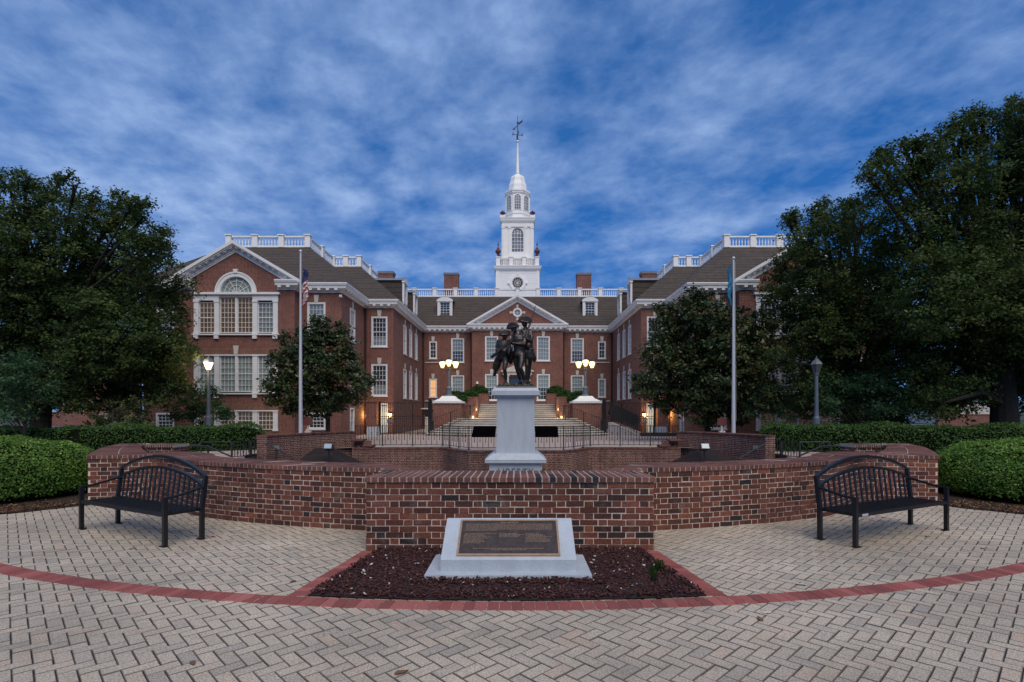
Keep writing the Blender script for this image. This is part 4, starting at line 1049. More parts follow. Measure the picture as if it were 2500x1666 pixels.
tower = bpy.data.objects.new('steeple', None); COL.objects.link(tower); tower.parent = hall; tower.location = (0, TY-BY, 0)
def tp(name, mb, m, smooth=False): return obj(name, mb.mesh(name, m, smooth), tower)     # meshes around the tower's own axis
def sq(mb, h, z0, z1): mb.box(-h, -h, z0, h, h, z1)
w = MB(); H1 = hwpx(51.7)
sq(w, H1, 12.9, Z(660, H1))
for i in range(14):
    z = 13.3+i*.26
    if z < Z(662, H1): w.box(-H1-.02, -H1-.02, z, H1+.02, H1+.02, z+.235)
for s in (-1, 1):
    for t in (-1, 1): w.cbox((s*(H1-.1), t*(H1-.1), (12.9+Z(660, H1))/2), (.34, .34, Z(660, H1)-12.9))
tp('square_base', w, M['tower_white'])
w = MB(); C1 = hwpx(58.7); zt = Z(648.3, C1)
def tcor(mb, h, C, zt, t):
    mb.frust(0, 0, zt-t, zt-t*.55, h+.02, h+.02, h+(C-h)*.35, h+(C-h)*.35); mb.frust(0, 0, zt-t*.5495, zt-t*.25, C-.08, C-.08, C-.05, C-.05); mb.frust(0, 0, zt-t*.2495, zt, C-.04, C-.04, C, C)
    n = int(C*2/.24)
    for i in range(n):
        x = -C+.1+(2*C-.2)*(i+.5)/n
        for a in range(4):
            m_ = Matrix.Rotation(a*math.pi/2, 4, 'Z'); i0 = len(mb.v); mb.box(x-.055, -C+.12, zt-t*.75, x+.055, -h-.01, zt-t*.55); mb.xf(m_, i0)
tcor(w, H1, C1, zt, .56); tp('lower_cornice', w, M['tower_white'])
# round window
w = MB(); yy = -H1
for (ra, rb, ya) in ((.62, .86, -.10), (.56, .62, -.04)):
    for k in range(32):
        a0, a1 = 2*math.pi*k/32, 2*math.pi*(k+1)/32; q = lambda r, a, y: (r*math.cos(a), yy+y, Z(691.3, H1)+r*math.sin(a))
        w.hexa([q(ra, a0, ya), q(rb, a0, ya), q(rb, a1, ya), q(ra, a1, ya), q(ra, a0, .02), q(rb, a0, .02), q(rb, a1, .02), q(ra, a1, .02)])
for k in range(6): a = math.pi*k/6; w.obox(q(-.6, a, -.035), q(.6, a, -.035), .03, .03, (0, 1, 0))
for k in range(20): w.obox(q(.33, 2*math.pi*k/20, -.035), q(.33, 2*math.pi*(k+1.05)/20, -.035), .03, .03, (0, 1, 0))
for dx, dz in ((.95, 0), (-.95, 0), (0, .95)): w.cbox((dx, yy-.08, Z(691.3, H1)+dz), (.2, .12, .2))
tp('round_clock_window', w, M['tower_white'])
w = MB(); w.face([q(.62, 2*math.pi*k/32, -.02) for k in range(32)]); tp('round_pane', w, M['glass'])
# first balustrade with corner urns
w = MB(); hb = hwpx(47.5)
for a, b in (((-hb, -hb), (hb, -hb)), ((hb, -hb), (hb, hb)), ((hb, hb), (-hb, hb)), ((-hb, hb), (-hb, -hb))): balustrade(w, a, b, zt, h=1.0, ped=1.35, last=False, pw=.42, bsp=.20)
tp('balustrade', w, M['tower_white'])
URN = [(.10, 0), (.12, .05), (.05, .12), (.14, .28), (.30, .50), (.31, .62), (.22, .78), (.10, .86), (.13, .92), (.05, .98), (.04, 1.25), (.09, 1.30), (.10, 1.36), (.02, 1.45), (.015, 1.72)]
for s in (-1, 1):
    for t in (-1, 1):
        w = MB(); w.lathe(URN, s*hb, t*hb, 10, zt+1.04); tp('urn', w, M['urn'])
# second stage, open arches with pilasters
H2 = hwpx(37.6); z0 = zt; z1 = Z(546, H2)
w = MB(); aw = .62
zb, zs = Z(616, H2), Z(557, H2)-aw
for a in range(4):
    i0 = len(w.v)
    for x0, x1 in ((-H2, -aw), (aw, H2)): w.face([(x0, -H2, z0), (x1, -H2, z0), (x1, -H2, z1), (x0, -H2, z1)])
    w.face([(-aw, -H2, z0), (aw, -H2, z0), (aw, -H2, zb), (-aw, -H2, zb)])
    for k in range(12):
        xa, xb = -aw+2*aw*k/12, -aw+2*aw*(k+1)/12; c_ = lambda x: zs+math.sqrt(max(0, aw*aw-x*x))
        w.face([(xa, -H2, c_(xa)), (xb, -H2, c_(xb)), (xb, -H2, z1), (xa, -H2, z1)]); w.face([(xa, -H2, c_(xa)), (xa, -H2+.2, c_(xa)), (xb, -H2+.2, c_(xb)), (xb, -H2, c_(xb))])
    for s in (-1, 1):
        w.face([(s*aw, -H2, zb), (s*aw, -H2+.2, zb), (s*aw, -H2+.2, zs), (s*aw, -H2, zs)])
        for xx in (.86, H2-.13): w.box(s*xx-.13, -H2-.07, z0+1.2, s*xx+.13, -H2+.01, z1-.55); w.box(s*xx-.17, -H2-.10, z1-.5495, s*xx+.17, -H2+.01, z1-.40); w.box(s*xx-.16, -H2-.09, z0+1.02, s*xx+.16, -H2+.01, z0+1.1995)
    w.box(-H2-.06, -H2-.08, z0+.85, H2+.06, -H2+.01, z0+1.01); w.box(-H2-.03, -H2-.09, z1-.38, H2+.03, -H2+.01, z1-.05)
    w.xf(Matrix.Rotation(a*math.pi/2, 4, 'Z'), i0)
tp('arched_stage', w, M['tower_white'])
def arch_window(zb, zs, aw, y, a_rot, nr=5):
    f = MB(); g_ = MB()
    for x in (-aw*.5, 0, aw*.5): f.box(x-.018, y-.03, zb, x+.018, y+.03, zs+(aw*.85 if x else aw))
    for j in range(nr): z = zb+(zs-zb)*(j+1)/nr; f.box(-aw, y-.028, z-.018, aw, y+.028, z+.018)
    for k in range(1, 5): a = math.pi*k/5; f.obox((0, y, zs), (aw*math.cos(a), y, zs+aw*math.sin(a)), .03, .05, (0, 1, 0))
    for k in range(10): a0, a1 = math.pi*k/10, math.pi*(k+1)/10; f.obox((aw*.6*math.cos(a0), y, zs+aw*.6*math.sin(a0)), (aw*.6*math.cos(a1), y, zs+aw*.6*math.sin(a1)), .03, .05, (0, 1, 0))
    f.box(-aw, y-.03, zb, aw, y+.03, zb+.08)
    g_.cm = 0; g_.face([(-aw, y+.04, zb), (aw, y+.04, zb), (aw, y+.04, zs)]+[(aw*math.cos(math.pi*k/14), y+.04, zs+aw*math.sin(math.pi*k/14)) for k in range(1, 14)]+[(-aw, y+.04, zs)])
    R_ = Matrix.Rotation(a_rot, 4, 'Z'); f.xf(R_); g_.xf(R_); o = tp('arched_window', f, M['tower_white']); tp('arched_pane', g_, M['glass_tower'])
M['glass_tower'] = mat('glass_tower', (.22, .24, .27), .15, spec=.8, noise=.4, nscale=1.1)
for a in range(4): arch_window(zb, zs, aw, -H2+.12, a*math.pi/2)
w = MB(); C2 = hwpx(43.5); zt2 = Z(530.7, C2); tcor(w, H2, C2, zt2, .62); tp('upper_cornice', w, M['tower_white'])
for s in (-1, 1):
    for t in (-1, 1):
        h_ = hwpx(36.3); w = MB(); w.cbox((s*h_, t*h_, zt2+.13), (.55, .55, .26)); tp('urn_pedestal', w, M['tower_white'])
        w = MB(); w.lathe([(r, z*.52) for r, z in URN[:10]]+[(.03, .56), (.01, .66)], s*h_, t*h_, 10, zt2+.26); tp('urn', w, M['urn'])
# octagonal lantern, bell roof, spire
H3 = hwpx(28.9); ro_ = H3/math.cos(math.pi/8); z3 = Z(470, H3)
w = MB(); rot = math.pi/8
w.lathe([(ro_+.12, 0), (ro_+.12, .30), (ro_+.02, .34), (ro_+.02, .62), (ro_+.09, .66), (ro_+.09, .78), (ro_, .80), (ro_, z3-zt2)], 0, 0, 8, zt2, rot)
tp('octagon_stage', w, M['tower_white'])
for a in range(8):
    f = MB(); g_ = MB(); y = -H3-.015; aw3 = .33; zb3, zs3 = Z(511, H3), Z(475, H3)-aw3
    n_ = 10; pp = lambda r, t: (r*math.cos(t), zs3+r*math.sin(t))
    for k in range(n_):
        t0, t1 = math.pi*k/n_, math.pi*(k+1)/n_; (xa, za), (xb, zb_), (xc, zc), (xd, zd) = pp(aw3, t0), pp(aw3+.09, t0), pp(aw3+.09, t1), pp(aw3, t1)
        f.hexa([(xa, y-.05, za), (xb, y-.05, zb_), (xc, y-.05, zc), (xd, y-.05, zd), (xa, y+.02, za), (xb, y+.02, zb_), (xc, y+.02, zc), (xd, y+.02, zd)])
    for s in (-1, 1): f.box(s*(aw3+.045)-.045, y-.05, zb3-.1, s*(aw3+.045)+.045, y+.02, zs3)
    for x in (-.11, .11): f.box(x-.015, y-.03, zb3, x+.015, y+.01, zs3+.28)
    for j in range(6): z = zb3+(zs3+.2-zb3)*j/5; f.box(-aw3, y-.031, z-.015, aw3, y+.01, z+.015)
    g_.face([(-aw3, y-.008, zb3), (aw3, y-.008, zb3), (aw3, y-.008, zs3)]+[(aw3*math.cos(math.pi*k/12), y-.008, zs3+aw3*math.sin(math.pi*k/12)) for k in range(1, 12)]+[(-aw3, y-.008, zs3)])
    R_ = Matrix.Rotation(a*math.pi/4, 4, 'Z'); f.xf(R_); g_.xf(R_); tp('lantern_window', f, M['tower_white']); tp('lantern_pane', g_, M['glass_tower'])
w = MB(); C3 = hwpx(31.6)/math.cos(math.pi/8); zt3 = Z(461.8, H3)
w.lathe([(ro_+.02, -.5), (ro_+.10, -.36), (C3-.06, -.34), (C3-.06, -.2), (C3, -.19), (C3, 0), (ro_, .03)], 0, 0, 8, zt3, rot); tp('octagon_cornice', w, M['tower_white'])
w = MB(); zc = lambda py: Z(py, 0)
w.lathe([(1.07, zt3+.01), (1.03, zc(457)), (.93, zc(451)), (.86, zc(446)), (.83, zc(441)), (.78, zc(437)), (.66, zc(433)), (.46, zc(430)), (.28, zc(428)), (.20, zc(426))], 0, 0, 8, 0, rot); tp('bell_roof', w, M['tower_white'])
w = MB(); w.lathe([(.20, zc(426)), (.25, zc(424)), (.21, zc(422)), (.19, zc(421)), (.075, zc(349)), (.075, zc(348))], 0, 0, 10); w.ball((0, 0, zc(345.5)), .16); tp('spire', w, M['tower_white'], True)
w = MB(); w.tube([(0, 0, zc(346)), (0, 0, zc(283))], [.06, .02], 6); w.ball((0, 0, zc(341)), .14, 8, 6); w.ball((0, 0, zc(300)), .10, 8, 6)
zc_ = zc(329.7)
for a in range(4):
    d = Vector((math.cos(a*math.pi/2+.2), math.sin(a*math.pi/2+.2), 0)); w.obox(Vector((0, 0, zc_)), d*.62+Vector((0, 0, zc_)), .05, .05)
    c_ = d*.56+Vector((0, 0, zc_)); t = Vector((-d.y, d.x, 0)); w.obox(c_-Vector((0, 0, .14)), c_+Vector((0, 0, .16)), .05, .05); w.obox(c_+Vector((0, 0, .14)), c_+Vector((0, 0, .14))-d*.16, .05, .05); w.obox(c_, c_-d*.14, .05, .05)
# arrow with a plume, tilted by the wind
A_, B_ = Vector((-.40, 0, zc(315))), Vector((.44, 0, zc(297))); w.obox(A_, B_, .05, .07, (0, 1, 0))
w.hexa([A_+Vector((-.16, -.02, -.10)), A_+Vector((.10, -.02, -.10)), A_+Vector((.10, .02, -.10)), A_+Vector((-.16, .02, -.10)), A_+Vector((-.05, -.02, .10)), A_+Vector((.02, -.02, .12)), A_+Vector((.02, .02, .12)), A_+Vector((-.05, .02, .10))])
for k in range(4): c_ = B_-Vector((.12*k, 0, .10*k)); w.obox(c_, c_+Vector((.10, 0, .20)), .05, .07, (0, 1, 0)); w.obox(c_, c_+Vector((.17, 0, .02)), .05, .07, (0, 1, 0))
tp('weather_vane', w, M['iron'])
# ================================================================ sunken court, its retaining wall, forecourt
def strip_wall(mb, pts, z0, z1, thick, side=1, closed_ends=True):
    """solid wall along a plan path; the visible face is the path itself, thickness goes behind it (side +1: to the left)"""
    pts = [Vector(p) for p in pts]; off = []
    for i, p in enumerate(pts):
        a = (pts[i]-pts[i-1]).normalized() if i else (pts[1]-pts[0]).normalized(); b = (pts[i+1]-pts[i]).normalized() if i < len(pts)-1 else a
        na, nb = Vector((-a.y, a.x)), Vector((-b.y, b.x)); m = (na+nb); m = m/max(.3, m.dot(na)); off.append(p+m*thick*side)
    for i in range(len(pts)-1):
        a, b, c, d = pts[i], pts[i+1], off[i+1], off[i]
        f = [(*a, z0), (*b, z0), (*c, z0), (*d, z0), (*a, z1), (*b, z1), (*c, z1), (*d, z1)]
        i0 = len(mb.v); mb.v += [tuple(q) for q in f]
        fs = [(4,5,6,7), (0,1,5,4), (2,3,7,6)]+([(3,0,4,7)] if i == 0 else [])+([(1,2,6,5)] if i == len(pts)-2 else [])
        for q in fs: mb.f.append(tuple(i0+k for k in q)); mb.m.append(mb.cm)
low_half = [(-7.45, 24.15), (-5.5, 24.3), (-3.75, 24.35), (-3.25, 24.1), (-2.9, 23.5), (-2.4, 22.7), (-1.95, 22.25)]
low = [tuple(p) for p in smooth(low_half, 3)]; low_all = low+[(-x, y) for x, y in reversed(low)]
rw = empty('retaining_wall', (0, 23, 0), 'low brick retaining wall with a stepped-out middle, under the black fence behind the pedestal', 'wall')
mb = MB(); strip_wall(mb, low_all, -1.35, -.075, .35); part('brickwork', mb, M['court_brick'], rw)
mb = MB(); tn = []; offp = Path(low_all)
inn = [(x*.985, y+.36) for x, y in low_all]
cap_course(mb, tn, low_all, inn, -.0745, -.006, over=.02, pitch=.085); part('coping', mb, M['cap_brick'], rw, attr=tn)
# forecourt paving
fc = MB(); n = len(low_all); back = [(-30+60*i/(n-1), 62) for i in range(n)]
pave = brick_mat('forecourt_paving', (.46, .37, .33), (.38, .30, .27), (.30, .25, .22), bw=.2, rh=.1, ms=.004, dark=.15, stain=.15)
mid = [(-14+28*i/(n-1), 33.0) for i in range(n)]
fc.grid([[(x*.985, y+.37, .002) for x, y in low_all], [(x, y, .002) for x, y in mid]])
fc.grid([[(x, y, .002) for x, y in mid], [(-11+22*i/(n-1), 50.5, .002) for i in range(n)]])
tag(obj('forecourt', fc.mesh('forecourt', pave)), kind='structure')
fc = MB()
for s in (1, -1):
    fc.face([(s*7.4, 24.5, -.004), (s*9.2, 22.9, -.004), (s*10.4, 20.7, -.004), (s*19, 22.0, -.004), (s*15, 33, -.004), (s*9, 33, -.004)][::s])
    fc.face([(s*10.3, 20.6, -.006), (s*9.7, 13.6, -.006), (s*10.6, 12.9, -.006), (s*22, 17.5, -.006), (s*20, 22, -.006)][::s])
tag(obj('side_path', fc.mesh('side_path', pave)), kind='structure')
# curb strip of pale stone under the fence
mb = MB(); strip_wall(mb, [(x*.985, y+.385) for x, y in low_all], .0, .035, .22); tag(obj('fence_kerb', mb.mesh('fence_kerb', M['concrete'])), kind='structure')
# the two higher curved walls with their stepped inner ends
for s in (1, -1):
    w_ = empty('brick_wall', (s*9.2, 22.4, 0), ('left' if s > 0 else 'right')+' high curved brick wall, stepping down to the fence beside the '+('US flagpole' if s > 0 else 'blue flagpole'), 'wall', 'high curved walls either side of the fence')
    arc_ = []
    for k in range(15):
        a = R(180-14)+(R(180-41.5)-R(180-14))*k/14; arc_.append((CC.x+9.95*math.cos(a), CC.y+9.95*math.sin(a)))
    wl_ = MB(); ta = []; cp_ = MB()
    strip_wall(wl_, arc_, -1.35, .655, .45); strip_wall(wl_, [arc_[-1], (-7.0, 24.35)], -1.35, .30, .42); strip_wall(wl_, [(-7.0, 24.25), (-6.55, 24.3)], -1.35, .055, .40)
    cap_course(cp_, ta, arc_, [(CC.x+(x-CC.x)*1.046, CC.y+(y-CC.y)*1.046) for x, y in arc_], .6555, .73, over=.03, pitch=.085)
    cp_.box(-7.5, 24.2, .3005, -6.97, 24.85, .375); cp_.box(-7.0, 24.2, .0555, -6.52, 24.75, .12); ta += [.5]*12
    if s < 0: wl_, cp_ = wl_.mirror_x(), cp_.mirror_x()
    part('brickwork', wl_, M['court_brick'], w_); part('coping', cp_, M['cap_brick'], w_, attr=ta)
    x_, y_, _ = P(650, 1098, 20.35) if s > 0 else P(1868, 1098, 20.35)
    a_ = R(180-17) if s > 0 else R(17); pl = MB(); pl.box(-.13, -.02, -.07, .13, .0, .07); o = obj('name_plate', pl.mesh('name_plate', M['sign_grey']), w_)
    o.parent = w_; c_ = Vector((CC.x+9.93*math.cos(a_), CC.y+9.93*math.sin(a_), .22)); o.location = c_-w_.location; o.rotation_euler.z = a_+math.pi*1.5
    # sloped mulch bank in front of it, with a floodlight aimed at the statue
    bk = MB(); D = 20.8
    top = [P(742, 1118, 21.2), P(768, 1096, 21.5), P(812, 1093, 22.2), P(850, 1112, 23.4), P(905, 1138, 24.0)]
    bot = [P(705, 1150, 19.6), P(760, 1150, 19.6), P(800, 1152, 20.0), P(850, 1152, 21.5), P(905, 1152, 23.0)]
    rows = [[t.lerp(b, q)+Vector((0, 0, random.uniform(-.05, .05))) for t, b in zip(top, bot)] for q in (0, .2, .4, .6, .8, 1)]
    dn = [Vector((v.x, v.y, -1.35)) for v in bot]; bk.grid([[v+Vector((0, .5, -.8)) for v in top]]+rows+[dn])
    if s < 0: bk = bk.mirror_x()
    tag(obj('mulch_bank', bk.mesh('mulch_bank', M['bank'])), kind='structure')
    fx = P(803, 1098, 20.6); fx.x *= s; fx.x += (.05 if s < 0 else 0)
    fl_ = empty('floodlight', (fx.x, fx.y, fx.z-.5), ('left' if s > 0 else 'right')+' small black floodlight on the dark mulch bank below the high curved wall', 'floodlight', 'floodlights aimed at the statue')
    hd = MB(); hd.hexa([(-.17, -.16, -.02), (.17, -.16, -.02), (.14, .12, -.10), (-.14, .12, -.10), (-.17, -.06, .20), (.17, -.06, .20), (.14, .14, .10), (-.14, .14, .10)]); i0 = 0
    hd.v = [(x, y, z+.55) for x, y, z in hd.v]; ho = obj('lamp_head', hd.mesh('lamp_head', M['iron']), fl_)
    gl = MB(); gl.face([(-.14, -.158+.002, .56), (.14, -.158+.002, .56), (.14, -.07, .73), (-.14, -.07, .73)]); gl.v = [(x, y-.008, z) for x, y, z in gl.v]; obj('lens', gl.mesh('lens', mat('flood_lens', (.35, .45, .5), .15, spec=.9)), ho)
    sk = MB(); sk.tube([(0, 0, 0), (0, 0, .5)], .03, 8); obj('stake', sk.mesh('stake', M['iron']), fl_)
    # steps down into the court and their handrails
    stp = MB()
    for k in range(8):
        stp.box(-10.35+k*.30, 13.4+.35*(k > 0), -1.35, -10.35+(k+1)*.30+.02, 19.7, -.01-(k+1)*.165+.16 if k else -.008)
    if s < 0: stp = stp.mirror_x()
    tag(obj('court_steps', stp.mesh('court_steps', M['concrete'])), kind='structure')
def rail_panel(mb, a, b, h=.95, sp=.118, posts=2, orn=True, z0=.05, br=.0105):
    a, b = Vector(a), Vector(b); L = (b-a).length; d = (b-a)/L
    up = Vector((0, 0, 1))
    mb.obox(a+up*h, b+up*h, .04, .022); mb.obox(a+up*(z0+.03), b+up*(z0+.03), .022, .022)
    n = max(1, int(L/sp))
    for i in range(1, n):
        p = a+d*(L*i/n); 
        if orn and i % 2 == 0:
            mb.obox(p+up*(h*.30), p+up*(h-.0), br*2, br*2)
            for q in (-1, 1):
                mb.obox(p+up*(h*.62), p+d*q*.05+up*(h*.70), .014, .014); mb.obox(p+up*(h*.62), p+d*q*.05+up*(h*.54), .014, .014)
            mb.obox(p+up*(h*.36-.03), p+up*(h*.36+.05), .028, .028)
        else: mb.obox(p+up*z0, p+up*h, br*2, br*2)
fence = empty('iron_fence', (0, 24, 0), 'long black wrought iron fence with small scrolls, along the kerb behind the pedestal', 'fence')
fpx = [(-7.35, 24.85), (-4.62, 24.83), (-3.95, 24.85), (-3.40, 24.85)]
F_ = [(-7.5, 24.78), (-6.25, 24.85), (-4.85, 24.9), (-3.45, 24.80), (-3.02, 24.10), (-2.52, 23.38), (-2.02, 22.75)]
F_ = F_+[(-x, y) for x, y in reversed(F_)]
for a, b in zip(F_, F_[1:]):
    mb = MB(); rail_panel(mb, (*a, .03), (*b, .03)); part('railing', mb, M['iron'], fence)
for p in F_:
    mb = MB(); mb.box(p[0]-.022, p[1]-.022, .0, p[0]+.022, p[1]+.022, 1.02); mb.box(p[0]-.05, p[1]-.05, .03, p[0]+.05, p[1]+.05, .05); part('post', mb, M['iron'], fence)
# black skirted panels hung over the fence either side of the pedestal
for s, xs in ((1, (1156, 1151, 1211, 1208)), (-1, (1361, 1363, 1305, 1308))):
    bn = MB(); a, b_, c, d = P(xs[0], 1041.5, 22.55), P(xs[1], 1068, 22.45), P(xs[2], 1041.5, 22.55), P(xs[3], 1068, 22.45)
    if s < 0: a, b_, c, d = c, d, a, b_
    t = Vector((0, .34, 0)); bn.hexa([b_, d, d+t, b_+t, a, c, c+t, a+t])
    tag(obj('black_cover', bn.mesh('black_cover', M['fabric_black'])), 'black boxy cover hung over the fence to the '+('left' if s > 0 else 'right')+' of the pedestal', 'cover', 'black covers on the fence')
# handrails at both court stairs
for s in (1, -1):
    hr = empty('handrail', (s*-10.5, 17, 0), 'thin black handrails and baluster fence at the '+('left' if s > 0 else 'right')+' steps down into the sunken court', 'handrail', 'handrails of the court steps')
    def T_(mb): return mb if s > 0 else mb.mirror_x()
    a = P(436, 1086, 13.5); mb = MB()
    pts = [P(440, 1089, 14.2), P(508, 1090, 14.0), P(562, 1114, 13.4)]; mb.tube(pts, .022, 6); mb.obox(pts[1], (pts[1].x, pts[1].y, -.1), .035, .035); mb.obox(pts[0], (pts[0].x, pts[0].y, -.1), .035, .035)
    mb.tube([P(480, 1087, 15.5), P(440, 1086, 15.5)], .02, 6); part('rail', T_(mb), M['iron'], hr)
    mb = MB(); A, B = P(491, 1079, 19.2), P(566, 1079, 19.2); A2, B2 = P(560, 1075, 20.2), P(628, 1074, 20.2)
    A.z = A2.z = B.z = B2.z = .55; rail_panel(mb, (B.x, B.y, -.37), (B2.x, B2.y, -.37), h=.93, z0=.35); mb.tube([A, B], .02, 6); mb.obox(A, (A.x, A.y, -.05), .03, .03); mb.obox(B, (B.x, B.y, -.05), .05, .05); mb.obox(B2-Vector((.25, 0, 0)), (B2.x-.25, B2.y, -.05), .05, .05)
    part('fence_panel', T_(mb), M['iron'], hr)
    mb = MB(); q = [P(645, 1082, 18.8), P(674, 1096, 18.6), P(716, 1121, 18.2)]; mb.tube(q, .022, 6); mb.obox(q[1], (q[1].x, q[1].y, -1.2), .04, .04); part('rail', T_(mb), M['iron'], hr)

# ================================================================ grand steps
steps = empty('entrance_steps', (0, 38, 0), 'wide pale marble steps bowing out towards the forecourt and rising to the hall door', 'steps')
mb = MB()
def bowed(mb, y0, hw, z0, z1, yb, bow=1.5, n=24):
    fr = [(-hw+2*hw*k/n, y0+bow*(abs(-hw+2*hw*k/n)/hw)**2.2) for k in range(n+1)]
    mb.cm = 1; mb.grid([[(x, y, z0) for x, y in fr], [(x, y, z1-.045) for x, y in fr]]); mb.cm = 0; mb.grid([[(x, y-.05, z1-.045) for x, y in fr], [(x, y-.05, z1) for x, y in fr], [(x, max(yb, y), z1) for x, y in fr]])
    mb.grid([[(x, y, z1-.0451) for x, y in fr], [(x, y-.05, z1-.045) for x, y in fr]])
    for s in (-1, 1): y = fr[0][1]; mb.face([(s*hw, y, z0), (s*hw, yb+.5, z0), (s*hw, yb+.5, z1), (s*hw, y, z1)])
for k in range(8):
    bowed(mb, 34.9+k*.44, 6.25-k*.26, 0 if k == 0 else k*.143-.01, (k+1)*.143, 39.5, bow=1.5-.1*k)
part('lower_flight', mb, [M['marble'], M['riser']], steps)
mb = MB(); mb.box(-4.0, 39.4, .9, 4.0, 41.0, 1.146); part('landing', mb, mat('landing_paving', (.40, .26, .20), .8, noise=.15), steps)
mb = MB()
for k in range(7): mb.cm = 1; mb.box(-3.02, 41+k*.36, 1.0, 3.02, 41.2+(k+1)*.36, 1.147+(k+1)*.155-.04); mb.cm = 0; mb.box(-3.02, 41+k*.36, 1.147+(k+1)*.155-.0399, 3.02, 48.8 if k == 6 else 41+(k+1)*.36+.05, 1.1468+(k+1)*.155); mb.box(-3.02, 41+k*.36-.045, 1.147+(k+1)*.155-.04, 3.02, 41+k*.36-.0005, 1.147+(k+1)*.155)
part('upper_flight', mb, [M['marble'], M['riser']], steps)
# ---- foliage engine
def leaves(name, pts, nrm, size, mats, parent=None, label=None, tone=None, aspect=.55, loose=1.0):
    n = len(pts)
    a = RNG.normal(size=(n, 3)); a /= np.linalg.norm(a, axis=1, keepdims=True)
    nv = nrm+RNG.normal(size=(n, 3))*.55*loose; nv /= np.linalg.norm(nv, axis=1, keepdims=True)
    a -= (a*nv).sum(1, keepdims=True)*nv; a /= np.linalg.norm(a, axis=1, keepdims=True)+1e-9; b = np.cross(nv, a)
    L = (size*RNG.uniform(.6, 1.3, (n, 1)))/2; Wd = L*aspect
    tips = np.stack([pts-a*L, pts-b*Wd+nv*L*.12, pts+a*L, pts+b*Wd+nv*L*.12], 1)
    me = bpy.data.meshes.new(name)
    me.vertices.add(n*4); me.vertices.foreach_set('co', tips.reshape(-1).astype(np.float32))
    me.loops.add(n*4); me.loops.foreach_set('vertex_index', np.arange(n*4, dtype=np.int32))
    me.polygons.add(n); me.polygons.foreach_set('loop_start', np.arange(0, n*4, 4, dtype=np.int32)); me.update(calc_edges=True)
    at = me.attributes.new('tone', 'FLOAT', 'FACE'); t = RNG.uniform(0, 1, n) if tone is None else np.clip(tone, 0, 1)
    at.data.foreach_set('value', t.astype(np.float32)); me.materials.append(mats)
    return obj(name, me, parent)
def crown_points(lobes, per=34, tuft=.30, dens=1.0, flat=1.0, sprig=1.0):
    """lobes: (centre, radius). tufts sit through the lobe, thicker towards its skin, so that gaps stay open"""
    P_, N_, T_ = [], [], []
    for c, r in lobes:
        c = np.array(c); nt_ = max(5, int(dens*7.5*(r/.5)**2.15))
        d = RNG.normal(size=(nt_, 3)); d /= np.linalg.norm(d, axis=1, keepdims=True)
        rad = r*RNG.uniform(.35, 1.12, (nt_, 1))**.7; tc_ = c+d*rad*np.array([1, 1, flat]); tt = RNG.uniform(.1, .9, nt_)
        k = RNG.integers(int(per*.5), int(per*1.5), nt_); idx = np.repeat(np.arange(nt_), k); m = len(idx)
        off = RNG.normal(size=(m, 3))*tuft*.5*np.array([1, 1, .6]); P_.append(tc_[idx]+off)
        N_.append(d[idx]*.5+np.array([0, 0, .8])); T_.append(tt[idx]*.75+RNG.uniform(0, .3, m))
    for c, r in lobes:          # sprigs that reach past the mass and feather its outline
        for _ in range(max(3, int(r*r*5*sprig))):
            d = RNG.normal(size=3); d[2] = abs(d[2])*.8+.1*RNG.normal(); d /= np.linalg.norm(d); L = r*RNG.uniform(1.08, 1.42); m = int(per*RNG.uniform(.6, 1.3)); t = RNG.uniform(.72, 1, (m, 1))
            P_.append(np.array(c)+d*L*t*np.array([1, 1, flat])+RNG.normal(size=(m, 3))*tuft*.26); N_.append(np.tile(d*.4+np.array([0, 0, .8]), (m, 1))); T_.append(RNG.uniform(.2, .9)*.75+RNG.uniform(0, .3, m))
    return np.concatenate(P_), np.concatenate(N_), np.concatenate(T_)
def rounded_surface(n, c, h, p=3.2, zlo=0.0):
    """points on a clipped shrub: a superellipsoid half sunk in the ground"""
    d = RNG.normal(size=(n, 3)); d[:, 2] = np.abs(d[:, 2])*.9; d /= np.linalg.norm(d, axis=1, keepdims=True)
    h = np.array(h); k = (np.abs(d)**p).sum(1)**(-1/p); q = d*k[:, None]
    nr = np.sign(q)*np.abs(q)**(p-1)/h; nr /= np.linalg.norm(nr, axis=1, keepdims=True)
    return q*h+np.array(c), nr
def lump(pts, amp, sc):
    x, y, z = pts.T; return amp*(np.sin(x*sc+1.3)*np.cos(y*sc*1.1)+np.sin(z*sc*1.4+x*sc*.7)+.6*np.sin((x+y)*sc*2.3+z*sc*2))/2
def shrub(name, c, h, n, size, m, label, cat='shrub', group=None, p=2.6, amp=.06, sc=2.5, core=True):
    e = empty(name, c, label, cat, group)
    pts, nr = rounded_surface(n, (0, 0, 0), h, p); pts = pts+nr*lump(pts+np.array(c), amp, sc)[:, None]-nr*np.abs(RNG.normal(size=(n, 1)))*size*.9
    leaves('foliage', pts, nr, size, m, e, tone=np.clip(.45+lump(pts*2.7, .25, 3.1)+RNG.normal(size=n)*.22, 0, 1), loose=1.2)
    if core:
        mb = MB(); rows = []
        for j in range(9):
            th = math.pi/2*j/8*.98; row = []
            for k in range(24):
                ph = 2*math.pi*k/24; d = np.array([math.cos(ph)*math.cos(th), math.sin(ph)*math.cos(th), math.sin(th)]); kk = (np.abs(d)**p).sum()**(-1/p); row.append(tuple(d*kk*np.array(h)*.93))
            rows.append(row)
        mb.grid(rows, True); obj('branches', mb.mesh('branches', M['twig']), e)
    return e
